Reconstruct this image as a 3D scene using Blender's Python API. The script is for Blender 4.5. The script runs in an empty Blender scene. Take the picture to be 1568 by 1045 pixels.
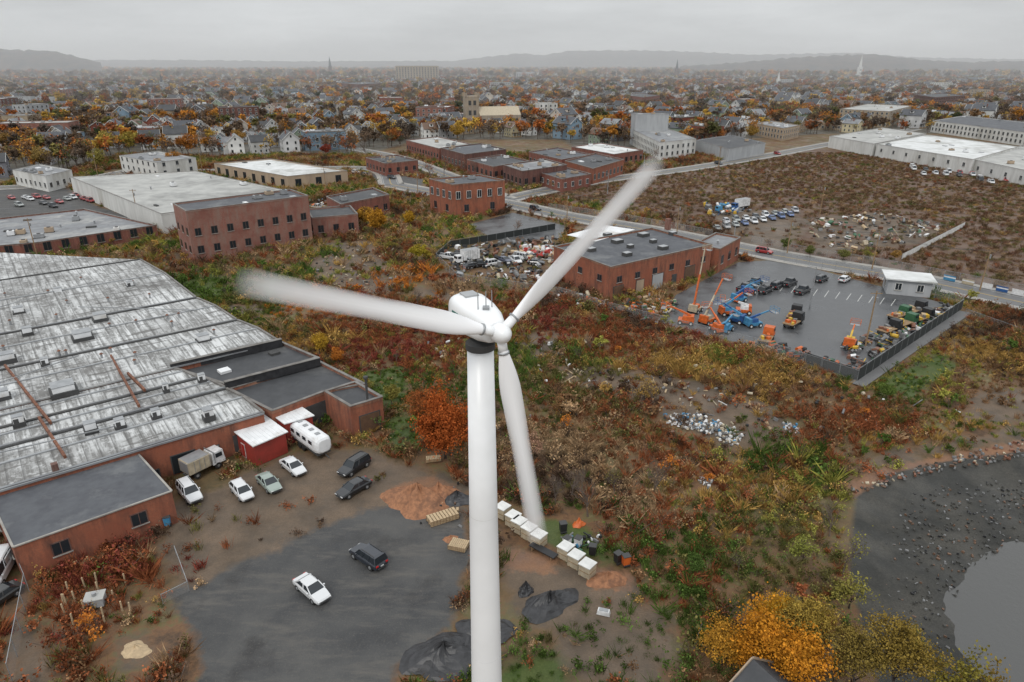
import bpy, math, random
import numpy as np
from mathutils import Vector, Matrix
random.seed(7); rng=np.random.default_rng(7)
SC=bpy.context.scene; COL=SC.collection
CZ=50.0; PT=math.radians(22.2); FP=1045.0; cp,sp=math.cos(PT),math.sin(PT)
# ---- survey helpers: bearing -> real ground/roof coordinates (metres)
def P(u,v,h=0.0):
    dx=(u-784)/FP; dy=(522.5-v)/FP
    z=dy*cp-sp; y=dy*sp+cp; t=(CZ-h)/(-z)
    return Vector((dx*t,y*t,h))
def HT(base,top):
    Y=P(*base).y; dy=(522.5-top[1])/FP
    return CZ+Y*(dy*cp-sp)/(cp+dy*sp)
# ---------------------------------------------------------------- materials
M={}
def N(nt,t,ins=None,**kw):
    n=nt.nodes.new(t)
    for k,v in kw.items(): setattr(n,k,v)
    for k,v in (ins or {}).items():
        if isinstance(v,bpy.types.NodeSocket): nt.links.new(v,n.inputs[k])
        else: n.inputs[k].default_value=v
    return n
def c4(c): return (c[0],c[1],c[2],1)
def mixc(nt,f,a,b,mode='MIX'):
    n=nt.nodes.new('ShaderNodeMix'); n.data_type='RGBA'; n.blend_type=mode
    for i,v in ((0,f),(6,a),(7,b)):
        if isinstance(v,bpy.types.NodeSocket): nt.links.new(v,n.inputs[i])
        else: n.inputs[i].default_value=v if i==0 else c4(v)
    return n.outputs[2]
def mp(nt,val,a,b,c=0.0,d=1.0):
    return N(nt,'ShaderNodeMapRange',{0:val,1:a,2:b,3:c,4:d}).outputs[0]
def math_(nt,op,a,b=0.0):
    n=nt.nodes.new('ShaderNodeMath'); n.operation=op
    for i,v in ((0,a),(1,b)):
        if isinstance(v,bpy.types.NodeSocket): nt.links.new(v,n.inputs[i])
        else: n.inputs[i].default_value=v
    return n.outputs[0]
def noise(nt,vec,scale,detail=4,rough=.6,out=0):
    return N(nt,'ShaderNodeTexNoise',{'Vector':vec,'Scale':scale,'Detail':detail,'Roughness':rough}).outputs[out]
def base(name):
    m=bpy.data.materials.new(name); m.use_nodes=True; nt=m.node_tree
    b=nt.nodes['Principled BSDF']; M[name]=m
    return m,nt,b
def simple(name,c1,c2=None,scale=.8,rough=.8,metal=0,stretch=(1,1,1),c3=None,bump=0,lo=.35,hi=.65):
    m,nt,b=base(name); c2=c2 or tuple(x*.75 for x in c1)
    tc=N(nt,'ShaderNodeTexCoord').outputs['Object']
    mpn=N(nt,'ShaderNodeMapping',{'Vector':tc,'Scale':stretch}).outputs[0]
    n=noise(nt,mpn,scale,3)
    col=mixc(nt,mp(nt,n,lo,hi),c1,c2)
    if c3: col=mixc(nt,mp(nt,noise(nt,mpn,scale*.23,5,.7),.52,.66),col,c3)
    nt.links.new(col,b.inputs['Base Color'])
    b.inputs['Roughness'].default_value=rough; b.inputs['Metallic'].default_value=metal
    if bump:
        bn=N(nt,'ShaderNodeBump',{'Height':n,'Strength':bump,'Distance':.1}); nt.links.new(bn.outputs[0],b.inputs['Normal'])
    return m
def brick(name,c1,c2,stain,mortar=(.3,.26,.22)):
    m,nt,b=base(name)
    uv=N(nt,'ShaderNodeUVMap').outputs[0]
    br=N(nt,'ShaderNodeTexBrick',{'Vector':uv,'Color1':c4(c1),'Color2':c4(c2),'Mortar':c4(mortar),'Scale':1.0,'Mortar Size':.01,'Brick Width':.24,'Row Height':.08})
    tc=N(nt,'ShaderNodeTexCoord').outputs['Object']
    st=N(nt,'ShaderNodeMapping',{'Vector':tc,'Scale':(1,1,.22)}).outputs[0]
    col=mixc(nt,mp(nt,noise(nt,st,.9,6,.75),.42,.64),br.outputs[0],stain)
    col=mixc(nt,mp(nt,noise(nt,tc,.25,4),.45,.65,0,.7),col,c2)
    nt.links.new(col,b.inputs['Base Color']); b.inputs['Roughness'].default_value=.9
brick('brick_orange',(.34,.095,.045),(.25,.075,.04),(.13,.055,.037),(.27,.14,.09))
brick('brick_red',(.26,.08,.05),(.19,.06,.042),(.11,.047,.035),(.25,.15,.12))
brick('brick_dark',(.16,.06,.045),(.12,.048,.037),(.065,.033,.03),(.17,.11,.09))
brick('brick_old',(.27,.085,.055),(.18,.062,.045),(.23,.15,.12),(.27,.17,.14))
brick('stone_tan',(.4,.32,.22),(.34,.27,.19),(.24,.19,.13))
simple('wall_white',(.62,.62,.6),(.5,.5,.48),.4,stretch=(1,1,.2),c3=(.4,.39,.36))
simple('wall_grey',(.38,.39,.4),(.3,.31,.32),.4,stretch=(1,1,.2))
simple('wall_tan',(.38,.29,.2),(.3,.23,.17),.4,stretch=(1,1,.2))
simple('wall_red_metal',(.3,.035,.025),(.22,.03,.02),.8,.6)
simple('metal_white',(.74,.75,.76),(.62,.63,.64),.6,rough=.5,c3=(.5,.48,.45))
simple('roof_white',(.62,.63,.63),(.48,.49,.48),.25,c3=(.33,.33,.31))
simple('roof_grey',(.22,.23,.24),(.15,.15,.16),.3,c3=(.32,.32,.31))
simple('roof_lightgrey',(.4,.4,.38),(.3,.3,.29),.2,c3=(.23,.23,.22))
simple('roof_dark',(.055,.057,.062),(.04,.042,.046),.5,rough=.7,c3=(.085,.085,.085))
simple('roof_slate',(.085,.09,.1),(.062,.065,.075),.6,rough=.75,c3=(.13,.135,.14))
simple('coping',(.2,.19,.18),(.12,.11,.1),.7)
simple('trim_white',(.66,.66,.64)); simple('trim_dark',(.06,.06,.06)); simple('rust',(.2,.08,.04),(.1,.04,.025),2)
simple('wood',(.3,.2,.11),(.2,.13,.07),3); simple('wood_pale',(.48,.36,.22),(.36,.27,.17),3)
simple('bark',(.075,.06,.05),(.045,.036,.03),3); simple('twig',(.14,.105,.085),(.09,.068,.055),3)
simple('concrete',(.33,.31,.28),(.25,.24,.22),.6,c3=(.18,.17,.16))
simple('kerb',(.33,.32,.3),(.25,.24,.23),1)
simple('galv',(.36,.37,.38),(.28,.29,.3),1,rough=.5,metal=.5)
simple('tyre',(.02,.02,.02)); simple('tarp_black',(.018,.018,.02),(.035,.035,.038),1.2,rough=.45,bump=.6)
simple('paint_line',(.6,.6,.58),(.4,.4,.38),2); simple('woodchip',(.32,.145,.07),(.2,.09,.045),2.5,c3=(.14,.065,.035),bump=.6)
simple('turbine_white',(.8,.81,.82),(.75,.76,.77),.3,rough=.35,c3=(.69,.7,.7))
simple('logo_green',(.03,.16,.13)); simple('shore_stone',(.06,.058,.052),(.035,.034,.03),2)
m,nt,b=base('glass_dark'); b.inputs['Base Color'].default_value=(.02,.025,.03,1); b.inputs['Roughness'].default_value=.12
m,nt,b=base('lamp_red'); b.inputs['Base Color'].default_value=(.4,.01,.01,1)
m,nt,b=base('lamp_clear'); b.inputs['Base Color'].default_value=(.7,.7,.7,1); b.inputs['Roughness'].default_value=.15
for k,c in dict(orange=(.6,.13,.025),yellow=(.6,.38,.04),blue=(.02,.09,.27),white=(.72,.72,.72),red=(.4,.03,.02),green=(.03,.11,.05),black=(.02,.02,.022),lblue=(.06,.24,.42),beige=(.46,.39,.28),brown=(.14,.08,.05),grey=(.18,.18,.18),rustp=(.2,.085,.05)).items():
    simple('p_'+k,c,tuple(x*.7 for x in c),1.5,rough=.5)
m,nt,b=base('car_paint'); oi=N(nt,'ShaderNodeObjectInfo').outputs['Color']; nt.links.new(oi,b.inputs['Base Color'])
b.inputs['Roughness'].default_value=.28; b.inputs['Coat Weight'].default_value=.6; b.inputs['Metallic'].default_value=.1
def tinted(name,src,var=(.55,1.35),scale=1.2):
    m,nt,b=base(name)
    if src=='OBJ': col=N(nt,'ShaderNodeObjectInfo').outputs['Color']
    else: col=N(nt,'ShaderNodeAttribute',attribute_type='INSTANCER',attribute_name='tint').outputs['Color']
    tc=N(nt,'ShaderNodeTexCoord').outputs['Object']
    k=mp(nt,noise(nt,tc,scale,1,.5),.3,.7,var[0],var[1])
    v=nt.nodes.new('ShaderNodeVectorMath'); v.operation='SCALE'; nt.links.new(col,v.inputs[0]); nt.links.new(k,v.inputs['Scale'])
    nt.nodes.remove(b); d=nt.nodes.new('ShaderNodeBsdfDiffuse'); nt.links.new(v.outputs[0],d.inputs[0]); nt.links.new(d.outputs[0],nt.nodes['Material Output'].inputs[0])
tinted('leaf_obj','OBJ',var=(.4,1.5)); tinted('leaf_inst','INST',scale=.35,var=(.5,1.5)); tinted('bush_inst','INST',scale=1.5,var=(.5,1.6))
tinted('siding_obj','OBJ',var=(.8,1.1),scale=.2); tinted('siding_inst','INST',var=(.8,1.1),scale=.2)
# main weathered factory roof
m,nt,b=base('roof_ribbed')
pos=N(nt,'ShaderNodeNewGeometry').outputs['Position']
rt=N(nt,'ShaderNodeMapping',{'Vector':pos,'Rotation':(0,0,math.radians(-38))}).outputs[0]
sx=N(nt,'ShaderNodeSeparateXYZ',{0:rt}).outputs
rib=math_(nt,'FRACT',math_(nt,'MULTIPLY',sx[0],.62)); rib=mp(nt,rib,.0,.2,1,0)
st=N(nt,'ShaderNodeMapping',{'Vector':rt,'Scale':(1.4,.1,1)}).outputs[0]
n1=noise(nt,st,1.0,6,.75); n2=noise(nt,rt,.07,5,.7); n3=noise(nt,rt,1.3,5,.7)
sh=N(nt,'ShaderNodeMapping',{'Vector':rt,'Scale':(.18,1.2,1)}).outputs[0]
col=mixc(nt,mp(nt,n1,.44,.56),(.56,.57,.57),(.2,.2,.195))
col=mixc(nt,mp(nt,n2,.42,.62,0,.85),col,(.13,.126,.12))
col=mixc(nt,mp(nt,n3,.52,.66,0,.6),col,(.62,.63,.63))
col=mixc(nt,mp(nt,noise(nt,sh,.8,3,.6),.58,.64,0,.75),col,(.085,.08,.075))
col=mixc(nt,math_(nt,'MULTIPLY',rib,.75),col,(.07,.068,.065))
nt.links.new(col,b.inputs['Base Color']); b.inputs['Roughness'].default_value=.7
m,nt,b=base('chain_link'); b.inputs['Base Color'].default_value=(.35,.36,.37,1)
tr=nt.nodes.new('ShaderNodeBsdfTransparent'); mx=nt.nodes.new('ShaderNodeMixShader'); mx.inputs[0].default_value=.2
nt.links.new(tr.outputs[0],mx.inputs[1]); nt.links.new(b.outputs[0],mx.inputs[2]); nt.links.new(mx.outputs[0],nt.nodes['Material Output'].inputs[0])
m,nt,b=base('fence_screen'); b.inputs['Base Color'].default_value=(.02,.024,.024,1); b.inputs['Roughness'].default_value=.8
m,nt,b=base('blade_white'); b.inputs['Base Color'].default_value=(.82,.82,.83,1); b.inputs['Roughness'].default_value=.4
at=N(nt,'ShaderNodeAttribute',attribute_name='cover').outputs['Fac']
tr=nt.nodes.new('ShaderNodeBsdfTransparent'); mx=N(nt,'ShaderNodeMixShader',{0:at})
nt.links.new(tr.outputs[0],mx.inputs[1]); nt.links.new(b.outputs[0],mx.inputs[2]); nt.links.new(mx.outputs[0],nt.nodes['Material Output'].inputs[0])
def asphalt(name,c1,c2,r1,r2,sc=.12):
    m,nt,b=base(name); pos=N(nt,'ShaderNodeNewGeometry').outputs['Position']
    n=noise(nt,pos,sc,6,.65); f=noise(nt,pos,3,3,.6)
    col=mixc(nt,mp(nt,n,.4,.62),c1,c2); col=mixc(nt,mp(nt,f,.3,.7,0,.35),col,tuple(x*.6 for x in c1))
    nt.links.new(col,b.inputs['Base Color']); nt.links.new(mp(nt,n,.4,.6,r1,r2),b.inputs['Roughness'])
asphalt('asphalt_road',(.11,.11,.112),(.16,.16,.16),.5,.8)
asphalt('asphalt_wet',(.05,.052,.056),(.13,.132,.135),.25,.6,.1)
m,nt,b=base('river_water'); b.inputs['Base Color'].default_value=(.085,.085,.083,1); b.inputs['Roughness'].default_value=.15; b.inputs['IOR'].default_value=1.33
pos=N(nt,'ShaderNodeNewGeometry').outputs['Position']
bn=N(nt,'ShaderNodeBump',{'Height':noise(nt,pos,1.6,5,.6),'Strength':.5,'Distance':.1}); nt.links.new(bn.outputs[0],b.inputs['Normal'])
m,nt,b=base('hill_forest'); pos=N(nt,'ShaderNodeNewGeometry').outputs['Position']
n=noise(nt,pos,.02,6,.8); col=mixc(nt,mp(nt,n,.4,.6),(.045,.045,.045),(.11,.085,.07))
nt.links.new(col,b.inputs['Base Color']); b.inputs['Roughness'].default_value=1
# ---------------------------------------------------------------- mesh builder
class MB:
    def __init__(s): s.v=[];s.f=[];s.m=[];s.uv=[];s.slots=[]
    def slot(s,n):
        if n not in s.slots: s.slots.append(n)
        return s.slots.index(n)
    def add(s,vs,fs,mat,uvs=None):
        o=len(s.v); s.v+= [tuple(x) for x in vs]; k=s.slot(mat)
        for i,f in enumerate(fs):
            s.f.append([a+o for a in f]); s.m.append(k)
            s.uv.append(uvs[i] if uvs else [(0,0)]*len(f))
    def box(s,c,d,mat,rz=0,mtx=None,taper=1.0):
        R=mtx if mtx else Matrix.Rotation(rz,3,'Z'); c=Vector(c); vs=[]
        for z in (-.5,.5):
            k=taper if z>0 else 1
            for x,y in ((-.5,-.5),(.5,-.5),(.5,.5),(-.5,.5)):
                vs.append(c+R@Vector((x*d[0]*k,y*d[1]*k,z*d[2])))
        s.add(vs,[(3,2,1,0),(4,5,6,7),(0,1,5,4),(1,2,6,5),(2,3,7,6),(3,0,4,7)],mat)
    def beam(s,a,b,w,h,mat):
        a=Vector(a);b=Vector(b);d=b-a;L=d.length
        if L<1e-4: return
        R=d.to_track_quat('X','Z').to_matrix(); s.box((a+b)/2,(L,w,h),mat,mtx=R)
    def cyl(s,a,b,r0,r1,mat,n=10,cap=True):
        a=Vector(a);b=Vector(b);R=(b-a).to_track_quat('Z','Y').to_matrix(); vs=[]
        for p,r in ((a,r0),(b,r1)):
            for i in range(n):
                t=2*math.pi*i/n; vs.append(p+R@Vector((r*math.cos(t),r*math.sin(t),0)))
        fs=[(i,(i+1)%n,n+(i+1)%n,n+i) for i in range(n)]
        if cap: fs+=[tuple(range(n-1,-1,-1)),tuple(range(n,2*n))]
        s.add(vs,fs,mat)
    def loft(s,secs,mat,cap=True):
        n=len(secs[0]); vs=[p for q in secs for p in q]; fs=[]
        for k in range(len(secs)-1):
            for i in range(n):
                j=(i+1)%n; fs.append((k*n+i,k*n+j,(k+1)*n+j,(k+1)*n+i))
        if cap: fs+=[tuple(range(n-1,-1,-1)),tuple(range((len(secs)-1)*n,len(secs)*n))]
        s.add(vs,fs,mat)
    def prism(s,poly,z0,z1,side,top):
        n=len(poly)
        for i in range(n):
            a=poly[i];b=poly[(i+1)%n];L=math.hypot(b[0]-a[0],b[1]-a[1])
            s.add([(a[0],a[1],z0),(b[0],b[1],z0),(b[0],b[1],z1),(a[0],a[1],z1)],[(0,1,2,3)],side,[[(0,z0),(L,z0),(L,z1),(0,z1)]])
        s.add([(p[0],p[1],z1) for p in poly],[tuple(range(n))],top)
    def mesh(s,name,smooth=False,off=(0,0,0)):
        me=bpy.data.meshes.new(name); V=np.array(s.v,dtype=float)-np.array(off)
        me.from_pydata(V.tolist(),[],s.f); 
        for n in s.slots: me.materials.append(M[n])
        me.polygons.foreach_set('material_index',s.m)
        ul=me.uv_layers.new(name='UVMap'); flat=[c for f in s.uv for p in f for c in p]; ul.data.foreach_set('uv',flat)
        if smooth: me.polygons.foreach_set('use_smooth',[True]*len(me.polygons))
        me.update(); return me
    def obj(s,name,smooth=False,centre=True):
        V=np.array(s.v); off=(V.min(0)+V.max(0))/2 if centre else np.zeros(3)
        if centre: off[2]=0
        o=bpy.data.objects.new(name,s.mesh(name,smooth,off)); o.location=off; COL.objects.link(o); return o
def link(name,me,loc,rz=0,s=1,color=None):
    o=bpy.data.objects.new(name,me); o.location=loc; o.rotation_euler=(0,0,rz)
    o.scale=(s,s,s) if not hasattr(s,'__len__') else s
    if color: o.color=(*color[:3],1)
    COL.objects.link(o); return o
def ccw(poly):
    a=sum(poly[i][0]*poly[(i+1)%len(poly)][1]-poly[(i+1)%len(poly)][0]*poly[i][1] for i in range(len(poly)))
    return poly if a>0 else poly[::-1]
def insmask(X,Y,poly):
    r=np.zeros(X.shape,bool); n=len(poly)
    for i in range(n):
        x0,y0=poly[i][0],poly[i][1]; x1,y1=poly[(i+1)%n][0],poly[(i+1)%n][1]
        if y0==y1: continue
        c=((y0>Y)!=(y1>Y))&(X<(x1-x0)*(Y-y0)/(y1-y0)+x0); r^=c
    return r
def sdist(X,Y,poly):
    d=np.full(X.shape,1e9); n=len(poly)
    for i in range(n):
        x0,y0=poly[i][0],poly[i][1]; dx=poly[(i+1)%n][0]-x0; dy=poly[(i+1)%n][1]-y0
        t=np.clip(((X-x0)*dx+(Y-y0)*dy)/(dx*dx+dy*dy+1e-9),0,1)
        d=np.minimum(d,np.hypot(X-x0-t*dx,Y-y0-t*dy))
    return np.where(insmask(X,Y,poly),d,-d)
_h=np.random.default_rng(3).random((256,256))
def vn(X,Y,s,o=0):
    x=X/s+o*17.3+500; y=Y/s+o*31.7+500; xi=np.floor(x).astype(int); yi=np.floor(y).astype(int)
    fx=x-xi; fy=y-yi; fx=fx*fx*(3-2*fx); fy=fy*fy*(3-2*fy); g=lambda a,b:_h[a%256,b%256]
    return (g(xi,yi)*(1-fx)+g(xi+1,yi)*fx)*(1-fy)+(g(xi,yi+1)*(1-fx)+g(xi+1,yi+1)*fx)*fy
W=lambda px,h=0:[tuple(P(u,v,h)[:2]) for u,v in px]
EXC=[]
# ---------------------------------------------------------------- buildings
def windows(mb,poly,z,ww,wh,sp_,glass='glass_dark',frame='trim_white',edges=None):
    n=len(poly)
    for i in range(n):
        if edges is not None and i not in edges: continue
        a=Vector(poly[i][:2]);b=Vector(poly[(i+1)%n][:2]);d=b-a;L=d.length; k=int((L-1)/sp_)
        if k<1: continue
        d/=L; nn=Vector((d.y,-d.x)); rz=math.atan2(d.y,d.x)
        for j in range(k):
            c=a+d*(L*(j+.5)/k)
            for zz in z:
                q=c+nn*.02
                mb.box((q.x,q.y,zz),(ww+.24,.1,wh+.24),frame,rz)
                mb.box((q.x+nn.x*.03,q.y+nn.y*.03,zz),(ww,.1,wh),glass,rz)
                mb.box((q.x+nn.x*.05,q.y+nn.y*.05,zz),(.07,.1,wh),frame,rz)
                mb.box((q.x+nn.x*.06,q.y+nn.y*.06,zz-wh/2-.16),(ww+.4,.22,.1),'concrete',rz)
def units(mb,poly,h,n,s=(1.2,2.6)):
    A=np.array(poly); lo=A[:,:2].min(0);hi=A[:,:2].max(0); k=0;t=0
    rz=math.atan2(poly[1][1]-poly[0][1],poly[1][0]-poly[0][0])
    while k<n and t<400:
        t+=1; x,y=rng.uniform(lo,hi)
        if sdist(np.array([x]),np.array([y]),poly)[0]<2: continue
        k+=1; a,b_=rng.uniform(*s,2); c=rng.uniform(.7,1.4); r=rng.random()
        if r<.55:
            mb.box((x,y,h+.08),(a+.3,b_+.3,.16),'trim_dark',rz); mb.box((x,y,h+.16+c/2),(a,b_,c),rng.choice(['metal_white','galv','wall_tan']),rz)
            mb.cyl((x,y,h+.16+c),(x,y,h+.3+c),min(a,b_)*.35,min(a,b_)*.35,'trim_dark',10)
        elif r<.8:
            mb.cyl((x,y,h),(x,y,h+.9),.25,.25,'galv',8); mb.cyl((x,y,h+.9),(x,y,h+1.2),.45,.15,'galv',8)
        else: mb.box((x,y,h+.2),(a*1.2,b_*.7,.4),rng.choice(['wall_grey','metal_white','trim_dark']),rz)
def building(name,poly,h,wall='brick_red',roof='roof_grey',par=True,win=None,nu=0,done=True,mb=None,edges=None,frame='trim_white'):
    poly=ccw(poly); mb=mb or MB(); EXC.append(poly); n=len(poly)
    mb.prism(poly,-.3,h,wall,roof)
    if par:
        for i in range(n):
            a=Vector(poly[i][:2]);b=Vector(poly[(i+1)%n][:2]);d=(b-a).normalized();nn=Vector((d.y,-d.x)); o=nn*-.12
            z=h+.2+i*.006; q0=a+o;q1=b+o
            mb.beam((q0.x,q0.y,z),(q1.x,q1.y,z),.36,.44,wall); mb.beam((q0.x,q0.y,z+.27),(q1.x,q1.y,z+.27),.46,.09,'coping')
    if win:
        windows(mb,poly,[win[0]+i*(win[4] if len(win)>4 else 3.6) for i in range(int(win[1]))],win[2],win[2]*1.25,win[3],edges=edges,frame=frame)
    if nu: units(mb,poly,h,nu)
    if done: return mb.obj(name)
    return mb
def para(l,f,r,h):
    a,b,c=P(*l,h),P(*f,h),P(*r,h); d=a+c-b
    return [tuple(a[:2]),tuple(b[:2]),tuple(c[:2]),tuple(d[:2])]
def door(mb,u,v,w,h,mat,wall_a,wall_b,frame='trim_dark'):
    a=Vector(wall_a[:2]);b=Vector(wall_b[:2]);d=(b-a).normalized();t=u;c=a+(b-a)*t;nn=Vector((d.y,-d.x))
    if nn.dot(c)>0: nn=-nn
    rz=math.atan2(d.y,d.x); mb.box((c.x+nn.x*.02,c.y+nn.y*.02,h/2+.05),(w+.3,.14,h+.15),frame,rz); mb.box((c.x+nn.x*.06,c.y+nn.y*.06,h/2),(w,.12,h),mat,rz)
e1=Vector((math.cos(math.radians(38)),math.sin(math.radians(38)),0))
fac=MB()
def bay(ra,rb,h,rise,L=85,roof='roof_ribbed'):
    a=P(*ra,h);b=P(*rb,h);c=b-e1*L;d=a-e1*L; poly=[a,d,c,b]
    q=ccw([tuple(p[:2]) for p in poly]); EXC.append(q)
    for i in range(4):
        s_,t=q[i],q[(i+1)%4]; l=math.hypot(t[0]-s_[0],t[1]-s_[1])
        fac.add([(s_[0],s_[1],-.3),(t[0],t[1],-.3),(t[0],t[1],h),(s_[0],s_[1],h)],[(0,1,2,3)],'brick_orange',[[(0,0),(l,0),(l,h),(0,h)]])
    m1=(a+b)/2+Vector((0,0,rise));m2=(c+d)/2+Vector((0,0,rise))
    fac.add([a,b,c,d,m1,m2],[(0,4,5,3),(4,1,2,5)],roof); fac.add([a,b,m1],[(0,1,2)],'brick_dark'); fac.add([c,d,m2],[(0,1,2)],'brick_dark')
    for p,q2,w,z,mt in ((a,d,.5,.12,'trim_dark'),(b,c,.4,.1,'roof_grey'),(m1,m2,.35,.05,'galv')):
        fac.beam(p+Vector((0,0,z)),q2+Vector((0,0,z)),w,.22,mt)
    fac.beam(a+Vector((0,0,.1)),m1+Vector((0,0,.12)),.35,.3,'coping'); fac.beam(m1+Vector((0,0,.12)),b+Vector((0,0,.13)),.35,.3,'coping')
bay((215,398),(300,456),5.1,.8); bay((302,457),(362,490),5.0,.5); bay((364,491),(430,525),5.15,.5)
bay((262,564),(303,579),4.9,.3); bay((305,580),(345,594),5.0,.3); bay((347,596),(402,632),4.85,.5)
bay((402,633),(404,634),4.8,.02)
pl=ccw(W([(215,398),(0,387),(-260,384),(-260,480)],5.0)); EXC.append(pl); fac.prism(pl,-.3,5.0,'brick_orange','roof_ribbed')
for (u0,v0,u1,v1) in ((170,545,213,622),(8,560,78,648),(60,640,100,700),(196,572,222,598)):
    a=P(u0,v0,5.6);b=P(u1,v1,5.6); fac.beam(a,b,.3,.45,'rust')
for (u0,v0,u1,v1) in ((-30,700,180,652),(-40,600,120,545),(120,470,300,475),(0,470,150,430)):
    a=P(u0,v0,5.8);b=P(u1,v1,5.8); fac.beam(a,b,.14,.14,'galv')
for (u,v,w) in ((98,600,2.8),(127,518,2.6),(154,490,2),(312,523,1.8),(43,512,1.4),(12,552,2),(70,560,1),(185,655,1.1),(240,640,1),(310,585,.9),(320,640,1.2),(255,600,.7),(140,660,1.3),(30,480,1.6),(200,440,1.2),(90,450,1.3),(5,610,1.6),(30,650,1.2)):
    p=P(u,v,5.4); fac.box((p.x,p.y,5.5),(w*1.25,w*1.15,.7),'trim_dark',.66); fac.box((p.x,p.y,6.1),(w,w*.9,1.2),'metal_white',.66)
    fac.box((p.x,p.y,6.73),(w*1.05,w*.95,.08),'galv',.66); fac.box((p.x+.1,p.y-w*.45,6.1),(w*.5,.12,.7),'trim_dark',.66)
for i in range(22):
    u=rng.uniform(5,330);v=rng.uniform(430,560) if u<250 else rng.uniform(480,520)
    p=P(u,v,5.4); fac.cyl((p.x,p.y,5),(p.x,p.y,6.2),.18,.18,'galv',8); fac.cyl((p.x,p.y,6.2),(p.x,p.y,6.4),.32,.1,'rust',8)
A0=P(404,634,4.8);B0=A0-e1*55
for t,w,h,mt in ((.06,2.2,2.8,'trim_dark'),(.13,1.2,2.2,'wall_white'),(.2,2.8,2.6,'glass_dark'),(.27,1.4,1.4,'glass_dark')): door(fac,t,0,w,h,mt,A0,B0)
fac.obj('factory_hall')
building('factory_wing',W([(264,567),(432,527),(487,551),(347,593)],4.4),4.4,'brick_dark','roof_dark',nu=2)
mb=building('',W([(350,600),(490,557),(560,592),(496,604),(417,634)],4.3),4.3,'brick_orange','roof_dark',done=False)
q=W([(417,634),(496,604)],4.3); door(mb,.75,0,5,3.2,'trim_dark',q[0],q[1]); door(mb,.3,0,2,2.4,'wall_red_metal',q[0],q[1]); mb.obj('factory_wing')
g=W([(497,603),(537,627),(586,612),(545,588)],4.5)
mb=building('',g,4.5,'brick_orange','roof_dark',done=False); door(mb,.55,0,3,2.9,'p_brown',g[1],g[2])
p=P(563,615,4.5); mb.cyl((p.x,p.y,4.5),(p.x,p.y,8.2),.18,.18,'trim_dark',8); mb.cyl((p.x,p.y,8.2),(p.x,p.y,8.5),.35,.35,'trim_dark',8); mb.obj('brick_garage')
mb=MB()
for a,b in (((262,566),(432,527)),((345,594),(490,556))):
    A=P(*a,4.9);B=P(*b,4.9); mb.beam(A+Vector((0,0,.25)),B+Vector((0,0,.25)),.5,1.4,'tarp_black'); mb.beam(A+Vector((0,0,1.0)),B+Vector((0,0,1.0)),.7,.08,'coping')
mb.obj('roof_parapet_wall')
fo=para((205,688),(263,752),(20,838),4.3)
mb=building('',fo,4.3,'brick_orange','roof_slate',par=False,done=False)
q=ccw(fo)
for i in range(4):
    a=Vector(q[i]);b=Vector(q[(i+1)%4]); mb.beam((a.x,a.y,4.3),(b.x,b.y,4.3),.22,.12+i*.01,'concrete')
windows(mb,q,[2.3],1.5,1.4,5.2,frame='brick_dark')
p=P(88,728,4.3); mb.box((p.x,p.y,5.1),(.7,.7,1.7),'brick_dark',.66); mb.obj('brick_workshop')
def shed(name,roofpx,h,wall='wall_red_metal',roof='metal_white'):
    poly=ccw(para(*roofpx,h)); EXC.append(poly); mb=MB(); mb.prism(poly,-.1,h-.2,wall,wall)
    c=sum((Vector(p) for p in poly),Vector((0,0)))/4; big=[c+(Vector(p)-c)*1.1 for p in poly]
    zz=[h+.25,h-.1,h-.1,h+.25]
    vs=[(b_.x,b_.y,z) for b_,z in zip(big,zz)]+[(b_.x,b_.y,z+.14) for b_,z in zip(big,zz)]
    mb.add(vs,[(3,2,1,0),(4,5,6,7),(0,1,5,4),(1,2,6,5),(2,3,7,6),(3,0,4,7)],roof)
    for i in range(1,9):
        t=i/9; a=Vector(vs[4]).lerp(Vector(vs[7]),t); b=Vector(vs[5]).lerp(Vector(vs[6]),t); mb.beam(a+Vector((0,0,.02)),b+Vector((0,0,.02)),.05,.04,'metal_white')
    for i in range(4):
        a=poly[i];b=poly[(i+1)%4]; cc=((a[0]+b[0])/2,(a[1]+b[1])/2)
        if i%2==0: 
            rz=math.atan2(b[1]-a[1],b[0]-a[0]); mb.box((cc[0],cc[1],1.1),(1,.12,2.1),'trim_white',rz); mb.box((cc[0],cc[1],1.1),(.8,.18,1.9),'p_red',rz)
    mb.obj(name)
shed('red_shed',((353,657),(388,682),(437,661)),3.2)
shed('red_shed',((405,628),(436,648),(478,636)),3.4)
hb_=HT
hm=hb_((300,402),(285,326))
building('brick_mill',para((265,314),(285,326),(472,302),hm),hm,'brick_old','roof_slate',win=(3.2,2,1.5,4.0,4.8),frame='brick_dark',nu=5)
building('ruined_brick_building',para((470,322),(478,336),(548,330),hb_((482,364),(480,336))),hb_((482,364),(480,336)),'brick_old','roof_dark',win=(2.5,1,1.6,3.4),frame='brick_dark')
building('ruined_brick_building',W([(300,368),(470,345),(472,338),(303,360)],3.0),3.0,'brick_old','roof_dark',win=(1.6,1,1.3,4),frame='brick_dark')
building('ruined_brick_building',para((500,303),(522,315),(596,300),6.5),6.5,'brick_red','roof_dark',win=(3,1,1.6,4),frame='brick_dark',nu=2)
building('white_warehouse',W([(108,273),(247,330),(468,300),(300,264)],6),6,'wall_white','roof_lightgrey',nu=8)
building('white_block_building',para((183,240),(240,251),(300,243),hb_((245,276),(240,251))),hb_((245,276),(240,251)),'wall_white','roof_grey',win=(3,2,1.3,5),nu=6,frame='wall_grey')
building('loading_hall',para((328,252),(440,272),(532,263),hb_((440,291),(440,272))),hb_((440,291),(440,272)),'wall_tan','roof_white',win=(2.5,1,2.4,7),nu=3,frame='trim_dark')
h7=hb_((62,392),(57,374))
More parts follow.
